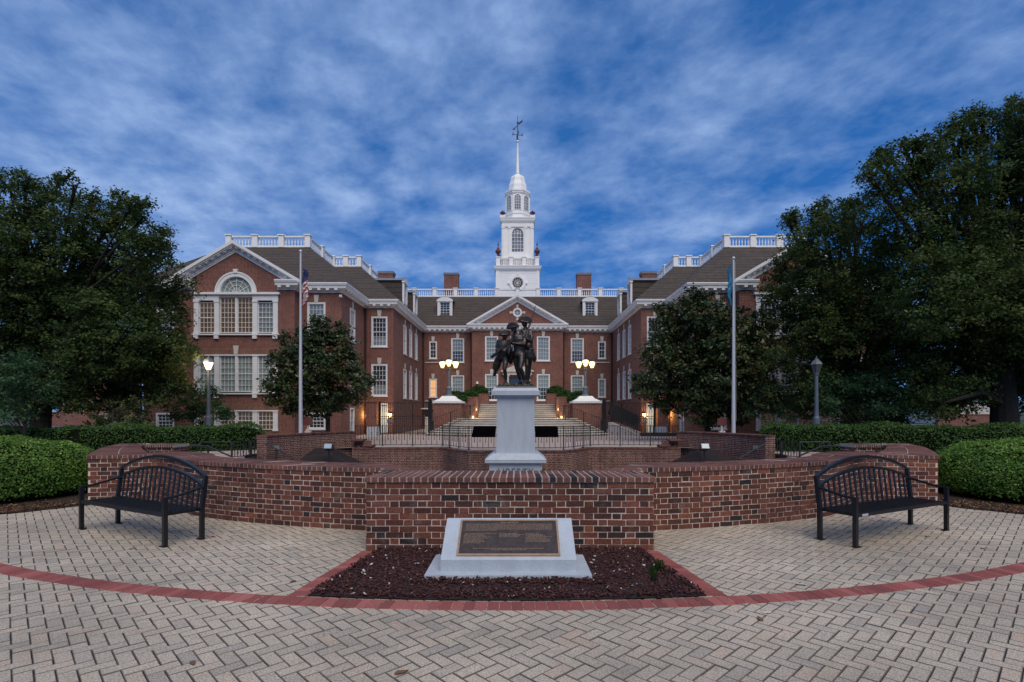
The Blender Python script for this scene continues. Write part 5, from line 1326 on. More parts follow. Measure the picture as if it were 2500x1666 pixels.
# ---- planter piers and clipped shrubs beside the steps
for s in (1, -1):
    sd_ = 'left' if s > 0 else 'right'
    pier = empty('lamp_pier', (-5.12*s, 40.0, 0), 'big square brick pier with a white moulded cap, '+sd_+' of the entrance steps', 'pier', 'lamp piers beside the steps')
    mb = MB(); mb.box(-1.02, -1.02, 0, 1.02, 1.02, 2.18); mb.box(-1.06, -1.06, 0, 1.06, 1.06, .35); mb.box(-.98, -.98, 2.1805, .98, .98, 2.25)
    obj('brickwork', mb.mesh('brickwork', M['brick']), pier)
    mb = MB(); mb.frust(0, 0, 2.2505, 2.40, 1.08, 1.08, 1.12, 1.12); mb.frust(0, 0, 2.4005, 2.58, 1.02, 1.02, .72, .72); mb.frust(0, 0, 2.5805, 2.80, .66, .66, .46, .46)
    for k in range(16):
        x = -1.0+2.0*k/15
        for a in range(4): i0 = len(mb.v); mb.box(x-.035, -1.135, 2.26, x+.035, -1.07, 2.39); mb.xf(Matrix.Rotation(a*math.pi/2, 4, 'Z'), i0)
    obj('cap', mb.mesh('cap', M['white']), pier)
    if s:
        lp = empty('lamp_post', (-5.12*s, 40.0, 2.80), 'dark three-lantern lamp post lit yellow, on the '+sd_+' brick pier', 'lamp post', 'three-lantern lamp posts by the steps')
        mb = MB(); mb.lathe([(.32, 0), (.30, .08), (.22, .14), (.20, .55), (.24, .60), (.11, .75), (.085, 1.2), (.075, 2.0), (.10, 2.05), (.06, 2.12), (.05, 2.35)], 0, 0, 12); obj('post', mb.mesh('post', M['grey_post']), lp)
        for dx, dy in ((-.50, .0), (.0, -.12), (.50, .0)):
            mb = MB(); mb.tube([(0, 0, 2.02), (dx*.6, dy*.6, 1.92), (dx, dy, 2.0), (dx, dy, 2.12)], .03, 6); ar = obj('arm', mb.mesh('arm', M['iron']), lp)
            z = 2.12 if dx else 2.24; mb = MB(); mb.lathe([(.10, 0), (.22, .30), (.23, .38), (.17, .46)], dx, dy, 8, z); g_ = obj('lantern', mb.mesh('lantern', M['bulb']), ar)
            mb = MB(); mb.lathe([(.20, .461), (.13, .56), (.04, .62), (.03, .70), (.005, .76)], dx, dy, 8, z); obj('finial', mb.mesh('finial', M['iron']), ar)
        ld = bpy.data.lights.new('lamp_post_light', 'POINT'); ld.energy = 18; ld.color = (1, .80, .42); ld.shadow_soft_size = .45
        l_ = bpy.data.objects.new('lamp_post_light', ld); COL.objects.link(l_); l_.location = (-5.12*s, 39.2, 5.35)
    for (xa, ya, wx, wy, z0, z1, nm) in ((-3.55, 42.0, .52, .9, .9, 2.78, 'middle'), (-2.92+.1, 44.6, .42, .9, .9, 3.12, 'farthest'), (-3.72, 40.6, .55, .55, .9, 2.2, 'nearest')):
        pp = empty('planter', (xa*s, ya, 0), nm+' brick planter block '+sd_+' of the steps', 'planter', 'brick planters beside the steps')
        mb = MB(); mb.box(-wx, -wy, z0-.9, wx, wy, z1-.08); mb.box(-wx-.03, -wy-.03, z1-.0795, wx+.03, wy+.03, z1); obj('brickwork', mb.mesh('brickwork', M['brick']), pp)
        if nm != 'farthest':
            mb = MB(); mb.box((wx-.16)*s-.06, -wy-.02, z1-1.05, (wx-.16)*s+.06, -wy-.003, z1-.90); obj('step_light', mb.mesh('step_light', M['bulb']), pp)
            ld = bpy.data.lights.new('step_light_lamp', 'POINT'); ld.energy = 7; ld.color = (1, .75, .4); ld.shadow_soft_size = .1
            l_ = bpy.data.objects.new('step_light_lamp', ld); COL.objects.link(l_); l_.location = ((xa+(wx+.15))*s, ya-wy-.35, z1-.95)
    for (pxx, pyy, D, h, nm) in ((1112, 966, 41.3, (1.05, .8, .78), 'behind the '+sd_+' lamp pier'), (1147, 961, 42.2, (.72, .8, .72), 'on the middle '+sd_+' planter'), (1170, 951, 44.7, (.80, .9, .74), 'on the farthest '+sd_+' planter')):
        c = P(pxx, pyy, D); zb_ = c.z-.35*h[2]
        shrub('clipped_shrub', (c.x*s, D, zb_-.15), h, 2600, .11, M['leaf_hedge'], 'rounded dark green shrub '+nm, 'shrub', 'clipped shrubs beside the steps', amp=.03, p=2.15)
    # railing on the flight
    rl = empty('stair_railing', (-3.6*s, 39, 1), 'thin black stair railing on the '+sd_+' side of the entrance steps', 'railing', 'stair railings')
    def T2(mb): return mb if s > 0 else mb.mirror_x()
    mb = MB(); rail_panel(mb, (-3.45, 39.6, 1.15), (-3.45, 38.2, 1.15), h=.95, orn=False, sp=.14); rail_panel(mb, (-3.45, 38.2, 1.15), (-5.9, 36.0, .15), h=.95, orn=False, sp=.16)
    rail_panel(mb, (-3.45, 39.6, 1.15), (-4.05, 39.6, 1.15), h=.95, orn=False, sp=.12)
    for p in ((-3.45, 38.2, 1.15), (-3.45, 39.6, 1.15), (-4.65, 37.1, .6), (-5.9, 36.0, .15)): mb.box(p[0]-.025, p[1]-.025, p[2]-.1, p[0]+.025, p[1]+.025, p[2]+1.0)
    part('railing', T2(mb), M['iron'], rl)
    # tall iron gates beside the pier
    gt = empty('iron_gate', (-7.9*s, 38.0, 0), 'tall black iron double gate between the '+sd_+' lamp pier and the wing', 'gate', 'iron gates to the wing courts')
    D = 38.0-.5
    xa_, xb_ = -9.62, -6.25; zt_ = 2.28
    for (u, v) in ((xa_, -7.35), (-7.33, xb_)):
        mb = MB(); mb.box(u, D-.02, zt_-.05, v, D+.02, zt_); mb.box(u, D-.02, .10, v, D+.02, .15); mb.box(u, D-.02, 1.28, v, D+.02, 1.32); mb.box(u, D-.02, 1.12, v, D+.02, 1.155)
        n_ = int((v-u)/.14)
        for i in range(n_+1): x = u+(v-u)*i/n_; w_ = .026 if i in (0, n_) else .0125; mb.box(x-w_, D-w_, .05, x+w_, D+w_, zt_-.051)
        part('gate_leaf', T2(mb), M['iron'], gt)
    mb = MB(); mb.box(-6.22, D-.17, 0, -5.98, D+.12, 2.5); mb.box(-6.20, D-.30, .35, -5.86, D-.1705, 1.0); part('gate_post', T2(mb), M['metal'], gt)
    mb = MB(); mb.box(-9.74, D-.06, 0, -9.63, D+.06, 2.35); part('gate_post', T2(mb), M['metal'], gt)
    gp = MB(); gp.box(-10.55, 37.2, 0, -9.90, 37.9, 2.30); gp.box(-10.6, 37.15, 2.3005, -9.85, 37.95, 2.40)
    tag(obj('brick_pier', T2(gp).mesh('brick_pier', M['brick'])), 'plain brick gate pier at the outer side of the '+sd_+' iron gate', 'pier', 'brick gate piers')
    sb = MB(); c = P(911, 1048, 35.6); sb.frust(c.x*s, 35.6, 0, .62, .36, .3, .33, .28); tag(obj('granite_block', sb.mesh('granite_block', M['granite'])), 'squat pale granite block in front of the '+sd_+' brick gate pier', 'stone block', 'granite blocks')
# stone urn seen through the left gate, with a narrow pale column under it
u_ = empty('stone_urn', (-6.62, 39.4, 0), 'wide dark urn with a pale rim on a cream post, behind the left iron gate', 'urn')
mb = MB(); mb.box(-.16, -.16, 0, .16, .16, 1.25); obj('post', mb.mesh('post', M['marble']), u_)
mb = MB(); mb.lathe([(.14, 1.25), (.20, 1.35), (.42, 1.72), (.46, 1.80)], 0, 0, 14); obj('bowl', mb.mesh('bowl', M['iron']), u_)
mb = MB(); mb.lathe([(.52, 1.801), (.54, 1.86), (.46, 1.90)], 0, 0, 14); obj('rim', mb.mesh('rim', M['stone']), u_)
# accessible ramp with black railings right of the steps
rp = empty('access_ramp', (8, 38, 0), 'sloping ramp edged with black railings, beside the right lamp pier', 'ramp')
mb = MB(); mb.hexa([(6.35, 37.1, 0), (8.2, 35.4, 0), (8.9, 36.2, 0), (7.1, 38.0, 0), (6.35, 37.1, .9), (8.2, 35.4, .05), (8.9, 36.2, .05), (7.1, 38.0, .9)]); part('slope', mb, M['concrete'], rp)
mb = MB(); rail_panel(mb, (6.45, 36.95, .95), (8.15, 35.35, .1), h=.95, orn=False, sp=.10, br=.014); rail_panel(mb, (6.5, 37.6, 1.35), (8.3, 36.6, .45), h=.95, orn=False, sp=.06, br=.022)
mb.obox((6.5, 37.6, 1.75), (8.3, 36.6, .85), .03, .6); part('railing', mb, M['iron'], rp)
mb = MB(); mb.box(8.2, 35.3, 0, 13.5, 35.6, .25); tag(obj('kerb', mb.mesh('kerb', M['iron'])), kind='structure')

# ================================================================ flagpoles, lamp posts
def flag(parent, mats, w, h, stripes, us, side):
    nx, nz = 34, 40; rows = []; mi = []
    for j in range(nz+1):
        v = j/nz; row = []
        for i in range(nx+1):
            u = i/nx
            x = side*(.05+.24*(1-abs(2*((u*3.0+.15*v) % 1)-1))*(.55+.45*math.sin(v*2.3+.4))+.05*math.sin(v*9+u*3)); y = .10*math.sin(u*19+v*2)+.04*math.sin(v*7)
            row.append((x, y, -h*v-w*.62*u**1.1+.05*math.sin(u*9)))
        rows.append(row)
    mb = MB()
    for j in range(nz):
        for i in range(nx):
            u, v = (i+.5)/nx, (j+.5)/nz
            if us: mb.cm = 2 if (u < .4 and v < .54) else (0 if int(v*13) % 2 == 0 else 1)
            else:
                d = abs(u-.5)/.34+abs(v-.5)/.42; mb.cm = 1 if d < .12 else 0
            mb.face([rows[j][i], rows[j][i+1], rows[j+1][i+1], rows[j+1][i]])
    me = mb.mesh('flag', mats, True); o = obj('flag', me, None); return o
for s in (1, -1):
    D = 24.6; b_ = P(734, 1058, D) if s > 0 else P(1791, 1058, D); t_ = P(734, 617, D) if s > 0 else P(1791, 634, D)
    fp = empty('flagpole', (b_.x, D, 0), 'tall pale metal flagpole flying '+('the US flag' if s > 0 else 'the blue state flag'), 'flagpole', 'flagpoles behind the high walls')
    mb = MB(); mb.tube([(0, 0, 0), (0, 0, 1.5), (0, 0, t_.z)], [.090, .085, .040], 16); obj('pole', mb.mesh('pole', M['pole'], True), fp)
    mb = MB(); mb.ball((0, 0, t_.z+.06), .075, 12, 8); obj('finial', mb.mesh('finial', M['pole'], True), fp)
    mb = MB(); mb.tube([(.05, -.05, t_.z-.1), (.075, -.1, 1.2)], .006, 5); obj('halyard', mb.mesh('halyard', M['stone']), fp)
    if s > 0: f_ = flag(None, [mat('flag_red', (.36, .018, .03), .8), mat('flag_white', (.60, .58, .58), .8), mat('flag_navy', (.012, .022, .10), .8)], 1.5, 1.05, True, True, 1); f_.location = (b_.x-.02, D+.02, P(0, 655, D).z); tag(f_, 'limp stars and stripes flag hanging at the left flagpole', 'flag')
    else: f_ = flag(None, [mat('flag_blue', (.006, .16, .30), .8), mat('flag_buff', (.35, .30, .14), .8)], 1.5, 1.1, False, False, -1); f_.location = (b_.x-.02, D+.02, P(0, 650, D).z); tag(f_, 'limp teal blue flag hanging at the right flagpole', 'flag')
    f_.scale = (1.25 if s > 0 else .9, 1, 1)
    # small fingerpost lamps behind the wall
for s, (pxx, ptop, pbot, D) in ((1, (509, 868, 1045, 26.0)), (-1, (1993.5, 872, 1045, 23.7))):
    x = P(pxx, 0, D).x; ht = P(0, ptop, D).z
    lp = empty('street_lamp', (x, D, 0), ('lit' if s > 0 else 'unlit')+' grey lantern lamp post standing behind the '+('left' if s > 0 else 'right')+' hedge', 'street lamp', 'lantern lamp posts by the hedges')
    zb = ht-.72; mb = MB(); mb.lathe([(.19, 0), (.17, .10), (.15, .15), (.14, 1.35), (.10, 1.45), (.085, 1.6), (.070, zb-.1), (.10, zb-.08), (.10, zb)], 0, 0, 12); obj('post', mb.mesh('post', M['grey_post'], False), lp)
    mb = MB(); mb.lathe([(.11, 0), (.24, .34)], 0, 0, 6, zb+.02); obj('lantern', mb.mesh('lantern', M['bulb2'] if s > 0 else M['lampglass']), lp)
    mb = MB(); mb.lathe([(.27, .36), (.20, .48), (.08, .58), (.03, .62), (.02, .74)], 0, 0, 6, zb+.02); mb.lathe([(.12, -.02), (.12, .02)], 0, 0, 8, zb)
    for k in range(6): a = 2*math.pi*k/6; mb.obox((.112*math.cos(a), .112*math.sin(a), zb+.02), (.245*math.cos(a), .245*math.sin(a), zb+.38), .014, .014)
    obj('lantern_frame', mb.mesh('lantern_frame', M['grey_post']), lp)
    if s > 0:
        ld = bpy.data.lights.new('street_lamp_light', 'POINT'); ld.energy = 45; ld.color = (1, .62, .34); ld.shadow_soft_size = .25
        l_ = bpy.data.objects.new('street_lamp_light', ld); COL.objects.link(l_); l_.location = (x, D-.45, zb+.3)
# little fingerpost signs with pale bases on the walls near the flagpoles
for s, (pxx, pyy) in ((1, (752, 1036)), (-1, (1762, 1036))):
    D = 25.2; c = P(pxx, pyy, D); e = empty('post_sign', (c.x, D, 0), 'small dark red sign on a short post near the '+('left' if s > 0 else 'right')+' flagpole', 'sign', 'small post signs')
    mb = MB(); mb.box(-.03, -.03, 0, .03, .03, c.z); mb.box(-.12, -.10, .55, .14, .10, .74); obj('post', mb.mesh('post', M['stone']), e)
    mb = MB(); mb.frust(0, -.04, c.z-.05, c.z+.26, .22, .02, .22, .02); mb.frust(0, -.04, c.z+.2605, c.z+.34, .17, .02, .05, .02); obj('board', mb.mesh('board', M['urn']), e)

# ================================================================ pedestal and bronze soldiers
PD = 18.2+.0
ped = empty('stone_pedestal', (0, 18.85, -1.35), 'tall pale grey granite pedestal standing in the sunken court under the bronze soldiers', 'pedestal')
def pz(py, D=PD): return 1.65+(1005-py)*D/1300+1.35
def ph(wpx, D=PD): return wpx*D/1300/2
mb = MB(); yb = 0
h0 = ph(92.5); off = .65-.0
def blk(name, hw0, z0, hw1, z1, mb=None):
    m = MB(); m.frust(0, 0, z0, z1, hw0, hw0, hw1, hw1); return obj(name, m.mesh(name, M['granite']), ped)
blk('shaft', ph(94), pz(1107), ph(91), pz(972)); 
m = MB(); m.frust(0, 0, pz(972)+.0005, pz(965.5), ph(93), ph(93), ph(112), ph(112)); m.frust(0, 0, pz(965.5)+.0005, pz(955), ph(117), ph(117), ph(117), ph(117)); m.frust(0, 0, pz(955)+.0005, pz(947), ph(116), ph(116), ph(104), ph(104)); obj('cornice', m.mesh('cornice', M['granite']), ped)
m = MB(); m.frust(0, 0, pz(1121), pz(1107)-.0005, ph(148), ph(148), ph(112), ph(112)); m.frust(0, 0, pz(1128), pz(1121)-.0005, ph(147), ph(147), ph(147), ph(147)); m.frust(0, 0, pz(1133), pz(1128)-.0005, ph(128), ph(128), ph(146), ph(146)); obj('plinth_moulding', m.mesh('plinth_moulding', M['granite']), ped)
m = MB(); m.frust(0, 0, .25, pz(1133)-.0005, ph(128), ph(128), ph(127), ph(127)); m.frust(0, 0, 0, .2495, ph(155), ph(155), ph(152), ph(152)); obj('plinth', m.mesh('plinth', M['granite']), ped)
fc_ = bpy.data.curves.new('lettering', 'FONT'); fc_.body = 'LIBERTY'; fc_.size = .30; fc_.extrude = .008; fc_.align_x = 'CENTER'; fc_.space_character = 1.15
fo_ = bpy.data.objects.new('lettering', fc_); COL.objects.link(fo_); dg = bpy.context.evaluated_depsgraph_get(); dg.update(); tm_ = bpy.data.meshes.new_from_object(fo_.evaluated_get(dg)); bpy.data.objects.remove(fo_); tm_.materials.clear(); tm_.materials.append(M['grey_post']); fo_ = obj('lettering', tm_, ped); fo_.rotation_euler = (R(90), 0, 0); fo_.location = (0, -ph(128)-.004, pz(1157))
PY = 18.85
# statue: figures grown from tapered limbs, fused into one skin each
def S(cx, cy, dy=0.0):   # crop coordinates of the statue in the photograph -> local to the statue
    D = PY+dy; px_, py_ = 1210+cx/7.127, 740+cy/7.127
    return Vector(((px_-1266)/1300*D+.1, D, 1.65+(1005-py_)*D/1300))
sta = empty('bronze_statue', (0, PY, S(0, 1475).z), 'dark bronze group of three striding soldiers in cocked hats with muskets, on the pedestal', 'statue')
def limb(mb, pts, rr, n=10):
    mb.tube(pts, rr, n)
    for p, r in zip(pts, rr): mb.ball(p, r*.99, 10, 6)
def fuse(name, mb, voxel=.016, parent=None, sm=6):
    me = mb.mesh(name, M['bronze'], True, uv=False); o = bpy.data.objects.new(name, me); COL.objects.link(o)
    r = o.modifiers.new('r', 'REMESH'); r.mode = 'VOXEL'; r.voxel_size = voxel; r.use_smooth_shade = True
    s_ = o.modifiers.new('s', 'SMOOTH'); s_.iterations = sm; s_.factor = .5
    dg = bpy.context.evaluated_depsgraph_get(); dg.update()
    m2 = bpy.data.meshes.new_from_object(o.evaluated_get(dg)); m2.name = name
    bpy.data.objects.remove(o); m2.materials.clear(); m2.materials.append(M['bronze'])
    m2.polygons.foreach_set('use_smooth', [True]*len(m2.polygons))
    q = obj(name, m2, parent, True); return q
def hand(mb, wrist, dirn, up, r=.05):
    d, u = Vector(dirn).normalized(), Vector(up).normalized(); w = d.cross(u).normalized()
    mb.ball(wrist+d*.05, (.055, .045, .055), 8, 6)
    for k in range(4):
        b = wrist+d*.08+w*(-.036+.024*k); L = (.075, .088, .082, .065)[k]
        mb.tube([b, b+d*L*.5-u*.015, b+d*L*.75-u*.045, b+d*L*.6-u*.075], [.014, .013, .012, .010], 6)
    b = wrist+d*.03-w*.045; mb.tube([b, b+d*.04-w*.03-u*.02, b+d*.07-w*.02-u*.04], [.016, .014, .011], 6)
def cocked_hat(c, r, tilt, yaw, parent, hgt=.55, face=0):
    """brim turned up front and back into a broad crescent, with a low round crown and three blunt corners"""
    mb = MB(); n = 28; rows = []
    for (f, z) in ((.0, -.02), (1.0, -.02), (1.0, .0)): rows.append([(r*f*(1+.08*math.cos(3*2*math.pi*k/n))*math.cos(2*math.pi*k/n), r*.62*f*math.sin(2*math.pi*k/n), z) for k in range(n)])
    mb.grid(rows, True)
    for y, q in ((-.42, 1.0), (.40, .92)):
        m = 18; up = []; 
        for yy in (-.018, .018):
            up.append([(r*1.04*math.cos(math.pi*k/m), r*y+yy+r*.22*(-1 if y < 0 else 1)*(1-math.sin(math.pi*k/m))*-.8, -.02+r*hgt*1.18*q*math.sin(math.pi*k/m)**.62) for k in range(m+1)])
            up.append([(r*1.04*math.cos(math.pi*k/m), r*y+yy+r*.22*(-1 if y < 0 else 1)*(1-math.sin(math.pi*k/m))*-.8, -.03) for k in range(m+1)])
        mb.grid([up[1], up[0], up[2], up[3], up[1]])
    mb.ball((0, 0, .01), (r*.50, r*.46, r*hgt*1.05), 16, 8); mb.ball((r*.98, 0, .02), .035, 8, 6); mb.ball((-r*.98, 0, .02), .035, 8, 6)
    mb.xf(Matrix.Translation(c) @ Matrix.Rotation(tilt, 4, 'Y') @ Matrix.Rotation(yaw, 4, 'Z')); fuse('cocked_hat', mb, .012, parent, 3)
def musket(a, b, parent, bay=.45):
    a, b = Vector(a), Vector(b); d = (b-a).normalized(); L = (b-a).length; mb = MB()
    side = d.cross(Vector((0, 1, 0))).normalized()
    mb.tube([a-side*.035, a+d*.15-side*.03, a+d*.36, a+d*.5, a+d*(L-.25)], [.050, .060, .034, .030, .024], 8); mb.tube([a+d*.4+side*.02, b+side*.02], [.020, .016], 8)
    mb.ball(a+d*.45+side*.045, .035, 8, 6); mb.tube([b+side*.03, b+side*.04+d*bay], [.022, .006], 6)
    o = part('musket', mb, M['bronze'], parent, smooth=True); return o
def head(mb, c, r, fdir):
    f = Vector(fdir).normalized(); rt = f.cross(Vector((0, 0, 1))).normalized(); up = Vector((0, 0, 1))
    mb.ball(c, (r*.80, r*.92, r*1.08), 16, 10); mb.ball(c-up*r*.55+f*r*.25, (r*.52, r*.55, r*.55), 12, 8)       # skull, jaw
    mb.tube([c+f*r*.82+up*r*.22, c+f*r*1.18-up*r*.12, c+f*r*.88-up*r*.22], [r*.10, r*.17, r*.12], 8)            # nose
    mb.tube([c+f*r*.86+rt*r*.36+up*r*.24, c+f*r*.94+up*r*.20, c+f*r*.86-rt*r*.36+up*r*.24], [r*.10, r*.08, r*.10], 6)   # brow
    mb.tube([c+f*r*.82+rt*r*.24-up*r*.47, c+f*r*.92-up*r*.45, c+f*r*.82-rt*r*.24-up*r*.47], [r*.06, r*.09, r*.06], 6)   # mouth
    mb.ball(c+f*r*.74-up*r*.82, r*.20, 8, 6)
    for s in (-1, 1): mb.ball(c+rt*s*r*.80-f*r*.02-up*r*.02, (r*.12, r*.20, r*.25), 8, 6)
    mb.tube([c-f*r*.8-up*r*.3, c-f*r*1.0-up*r*1.0, c-f*r*.95-up*r*1.6], [r*.25, r*.18, r*.09], 8)               # tied hair
def coat(mb, rings, n=20):   # rings: (centre, rx, ry)
    rows = []
    for c, rx, ry in rings:
        rows.append([(c.x+rx*math.cos(2*math.pi*k/n)*(1+.05*math.cos(5*2*math.pi*k/n)), c.y+ry*math.sin(2*math.pi*k/n), c.z) for k in range(n)])
    mb.grid(rows, True); mb.face(rows[0]); mb.face(rows[-1][::-1])
def shoe(mb, heel, toe):
    heel, toe = Vector(heel), Vector(toe); mb.tube([heel, heel.lerp(toe, .5)+Vector((0, 0, .01)), toe], [.055, .062, .040], 10); mb.ball(heel, .056, 8, 6); mb.ball(toe, (.05, .05, .035), 8, 6)
# tall soldier, to the right
g = MB()
hc = S(510, 352, .10); head(g, hc, .115, (-.35, -1, -.05)); limb(g, [S(515, 410, .12), S(520, 450, .14)], [.065, .085])
coat(g, [(S(530, 455, .14), .13, .10), (S(532, 490, .14), .235, .15), (S(535, 560, .14), .24, .17), (S(548, 680, .14), .20, .15), (S(552, 760, .14), .19, .15), (S(556, 860, .16), .235, .19), (S(575, 960, .20), .27, .21), (S(600, 1010, .26), .20, .18)])
limb(g, [S(612, 500, .10), S(628, 600, .02), S(618, 660, -.10)], [.085, .078, .062]); limb(g, [S(618, 660, -.10), S(560, 630, -.16), S(520, 600, -.18)], [.062, .052, .040]); hand(g, S(522, 600, -.19), (-1, -.1, .35), (0, -1, 0))
limb(g, [S(452, 500, .12), S(440, 590, .05), S(450, 660, -.02)], [.08, .07, .058])
limb(g, [S(525, 870, .14), S(535, 980, .12), S(548, 1085, .06)], [.115, .10, .075]); limb(g, [S(548, 1085, .06), S(545, 1180, .10), S(540, 1370, .12)], [.072, .075, .042]); shoe(g, S(545, 1385, .14), S(505, 1398, -.06))
limb(g, [S(585, 870, .20), S(590, 980, .26), S(592, 1085, .30)], [.11, .095, .070]); limb(g, [S(592, 1085, .30), S(585, 1180, .36), S(572, 1370, .40)], [.068, .070, .040]); shoe(g, S(580, 1385, .42), S(560, 1395, .22))
g.tube([S(610, 790, .05), S(640, 900, .15), S(665, 1000, .22), S(680, 1050, .25)], [.07, .075, .05, .01], 8)
g.ball(S(572, 742, -.10), (.10, .06, .115), 14, 10); g.tube([S(470, 480, .0), S(530, 620, -.06), S(575, 720, -.08)], [.018, .018, .018], 6)
tall = fuse('soldier', g, parent=sta)
cocked_hat(S(505, 330, .06), .228, R(8), R(12), tall, .80)
musket(S(500, 640, -.12), S(672, 175, .12), tall, .36)
# middle soldier, striding forward
g = MB()
hc = S(325, 445, -.25); head(g, hc, .112, (-.5, -1, -.15)); limb(g, [S(335, 500, -.20), S(352, 545, -.15)], [.065, .085])
coat(g, [(S(365, 535, -.12), .12, .10), (S(385, 570, -.12), .25, .15), (S(405, 640, -.12), .245, .18), (S(410, 760, -.12), .205, .16), (S(405, 840, -.12), .19, .15), (S(408, 900, -.12), .225, .17), (S(415, 935, -.12), .21, .16)])
limb(g, [S(480, 575, -.12), S(508, 660, -.18), S(500, 720, -.26)], [.085, .075, .060]); limb(g, [S(500, 720, -.26), S(410, 712, -.34), S(330, 702, -.36)], [.058, .050, .036]); hand(g, S(332, 702, -.37), (-1, 0, .05), (0, -1, .2))
limb(g, [S(305, 575, -.12), S(262, 660, -.12), S(240, 740, -.20)], [.08, .070, .058]); limb(g, [S(240, 740, -.20), S(262, 790, -.28), S(275, 820, -.32)], [.056, .046, .036]); hand(g, S(270, 815, -.33), (.3, -.4, .6), (0, -1, 0))
limb(g, [S(455, 905, -.16), S(448, 1020, -.32), S(430, 1130, -.40)], [.125, .112, .078]); limb(g, [S(430, 1130, -.40), S(470, 1230, -.30), S(500, 1370, -.22)], [.075, .078, .044]); shoe(g, S(508, 1385, -.18), S(490, 1405, -.38))
limb(g, [S(370, 905, -.10), S(352, 1020, -.06), S(365, 1130, -.04)], [.115, .100, .075]); limb(g, [S(365, 1130, -.04), S(402, 1240, .02), S(432, 1370, .06)], [.070, .074, .042]); shoe(g, S(440, 1385, .10), S(405, 1400, -.10))
g.tube([S(300, 830, -.02), S(275, 930, .06), S(255, 1030, .12), S(262, 1075, .14)], [.10, .12, .10, .02], 8)
g.tube([S(490, 780, .02), S(530, 860, .02), S(545, 940, .04)], [.05, .07, .04], 8)
midd = fuse('soldier', g, parent=sta)
cocked_hat(S(303, 426, -.28), .200, R(-10), R(-15), midd, .80)
musket(S(205, 870, -.40), S(330, 480, -.34), midd, .3)
# smaller soldier at the left, crouching in his stride
g = MB()
hc = S(168, 575, -.20); head(g, hc, .108, (.25, -1, -.25)); limb(g, [S(150, 620, -.14), S(140, 655, -.10)], [.062, .085])
coat(g, [(S(138, 640, -.10), .12, .10), (S(135, 670, -.10), .225, .15), (S(132, 740, -.10), .23, .17), (S(125, 830, -.10), .195, .16), (S(118, 900, -.08), .215, .18), (S(112, 970, -.04), .235, .20), (S(105, 1000, 0), .20, .17)])
limb(g, [S(52, 670, -.10), S(28, 760, -.08), S(20, 830, -.16)], [.08, .072, .058]); limb(g, [S(20, 830, -.16), S(80, 830, -.32), S(150, 805, -.40)], [.056, .048, .036]); hand(g, S(148, 806, -.41), (1, -.1, .2), (0, -1, 0))
limb(g, [S(222, 680, -.10), S(240, 750, -.16), S(225, 800, -.26)], [.078, .068, .056]); limb(g, [S(225, 800, -.26), S(200, 830, -.36), S(170, 850, -.42)], [.054, .046, .036]); hand(g, S(176, 848, -.42), (-.6, -.3, .3), (0, -1, 0))
limb(g, [S(160, 950, -.10), S(168, 1060, -.24), S(155, 1160, -.30)], [.112, .100, .072]); limb(g, [S(155, 1160, -.30), S(172, 1260, -.22), S(182, 1380, -.18)], [.068, .072, .042]); shoe(g, S(186, 1390, -.14), S(165, 1408, -.34))
limb(g, [S(78, 960, 0), S(50, 1060, .02), S(38, 1130, .06)], [.112, .098, .072]); limb(g, [S(38, 1130, .06), S(10, 1180, .30), S(-12, 1235, .48)], [.070, .070, .044]); shoe(g, S(-14, 1240, .50), S(-30, 1262, .30))
g.tube([S(60, 960, .08), S(25, 1060, .16), S(-5, 1150, .22), S(-15, 1190, .24)], [.13, .15, .12, .03], 8)
lft = fuse('soldier', g, parent=sta)
cocked_hat(S(155, 556, -.23), .192, R(-4), R(18), lft, .80)
musket(S(-92, 935, -.34), S(265, 700, -.44), lft, .25)
# ragged bronze ground
g = MB(); rows = []
for j in range(16):
    y = -.70+1.4*j/15; rows.append([(-.66+1.32*k/23, PY+y, S(0, 1440).z+random.uniform(-.03, .05)*(0 < k < 23)*(0 < j < 15)-(.05 if k in (0, 23) or j in (0, 15) else 0)) for k in range(24)])
g.grid(rows); lo = S(0, 1478).z
for a in ([r[0] for r in rows], [r[-1] for r in rows][::-1], rows[0][::-1], rows[-1]): g.grid([a, [(p[0]*1.03, (p[1]-PY)*1.02+PY, lo) for p in a]])
for k in range(26):
    c_ = Vector((random.uniform(-.6, .6), PY+random.uniform(-.6, .6), S(0, 1440).z)); g.ball(c_, (random.uniform(.05, .12), random.uniform(.05, .1), random.uniform(.04, .09)), 6, 4)
part('rocky_base', g, M['bronze'], sta)
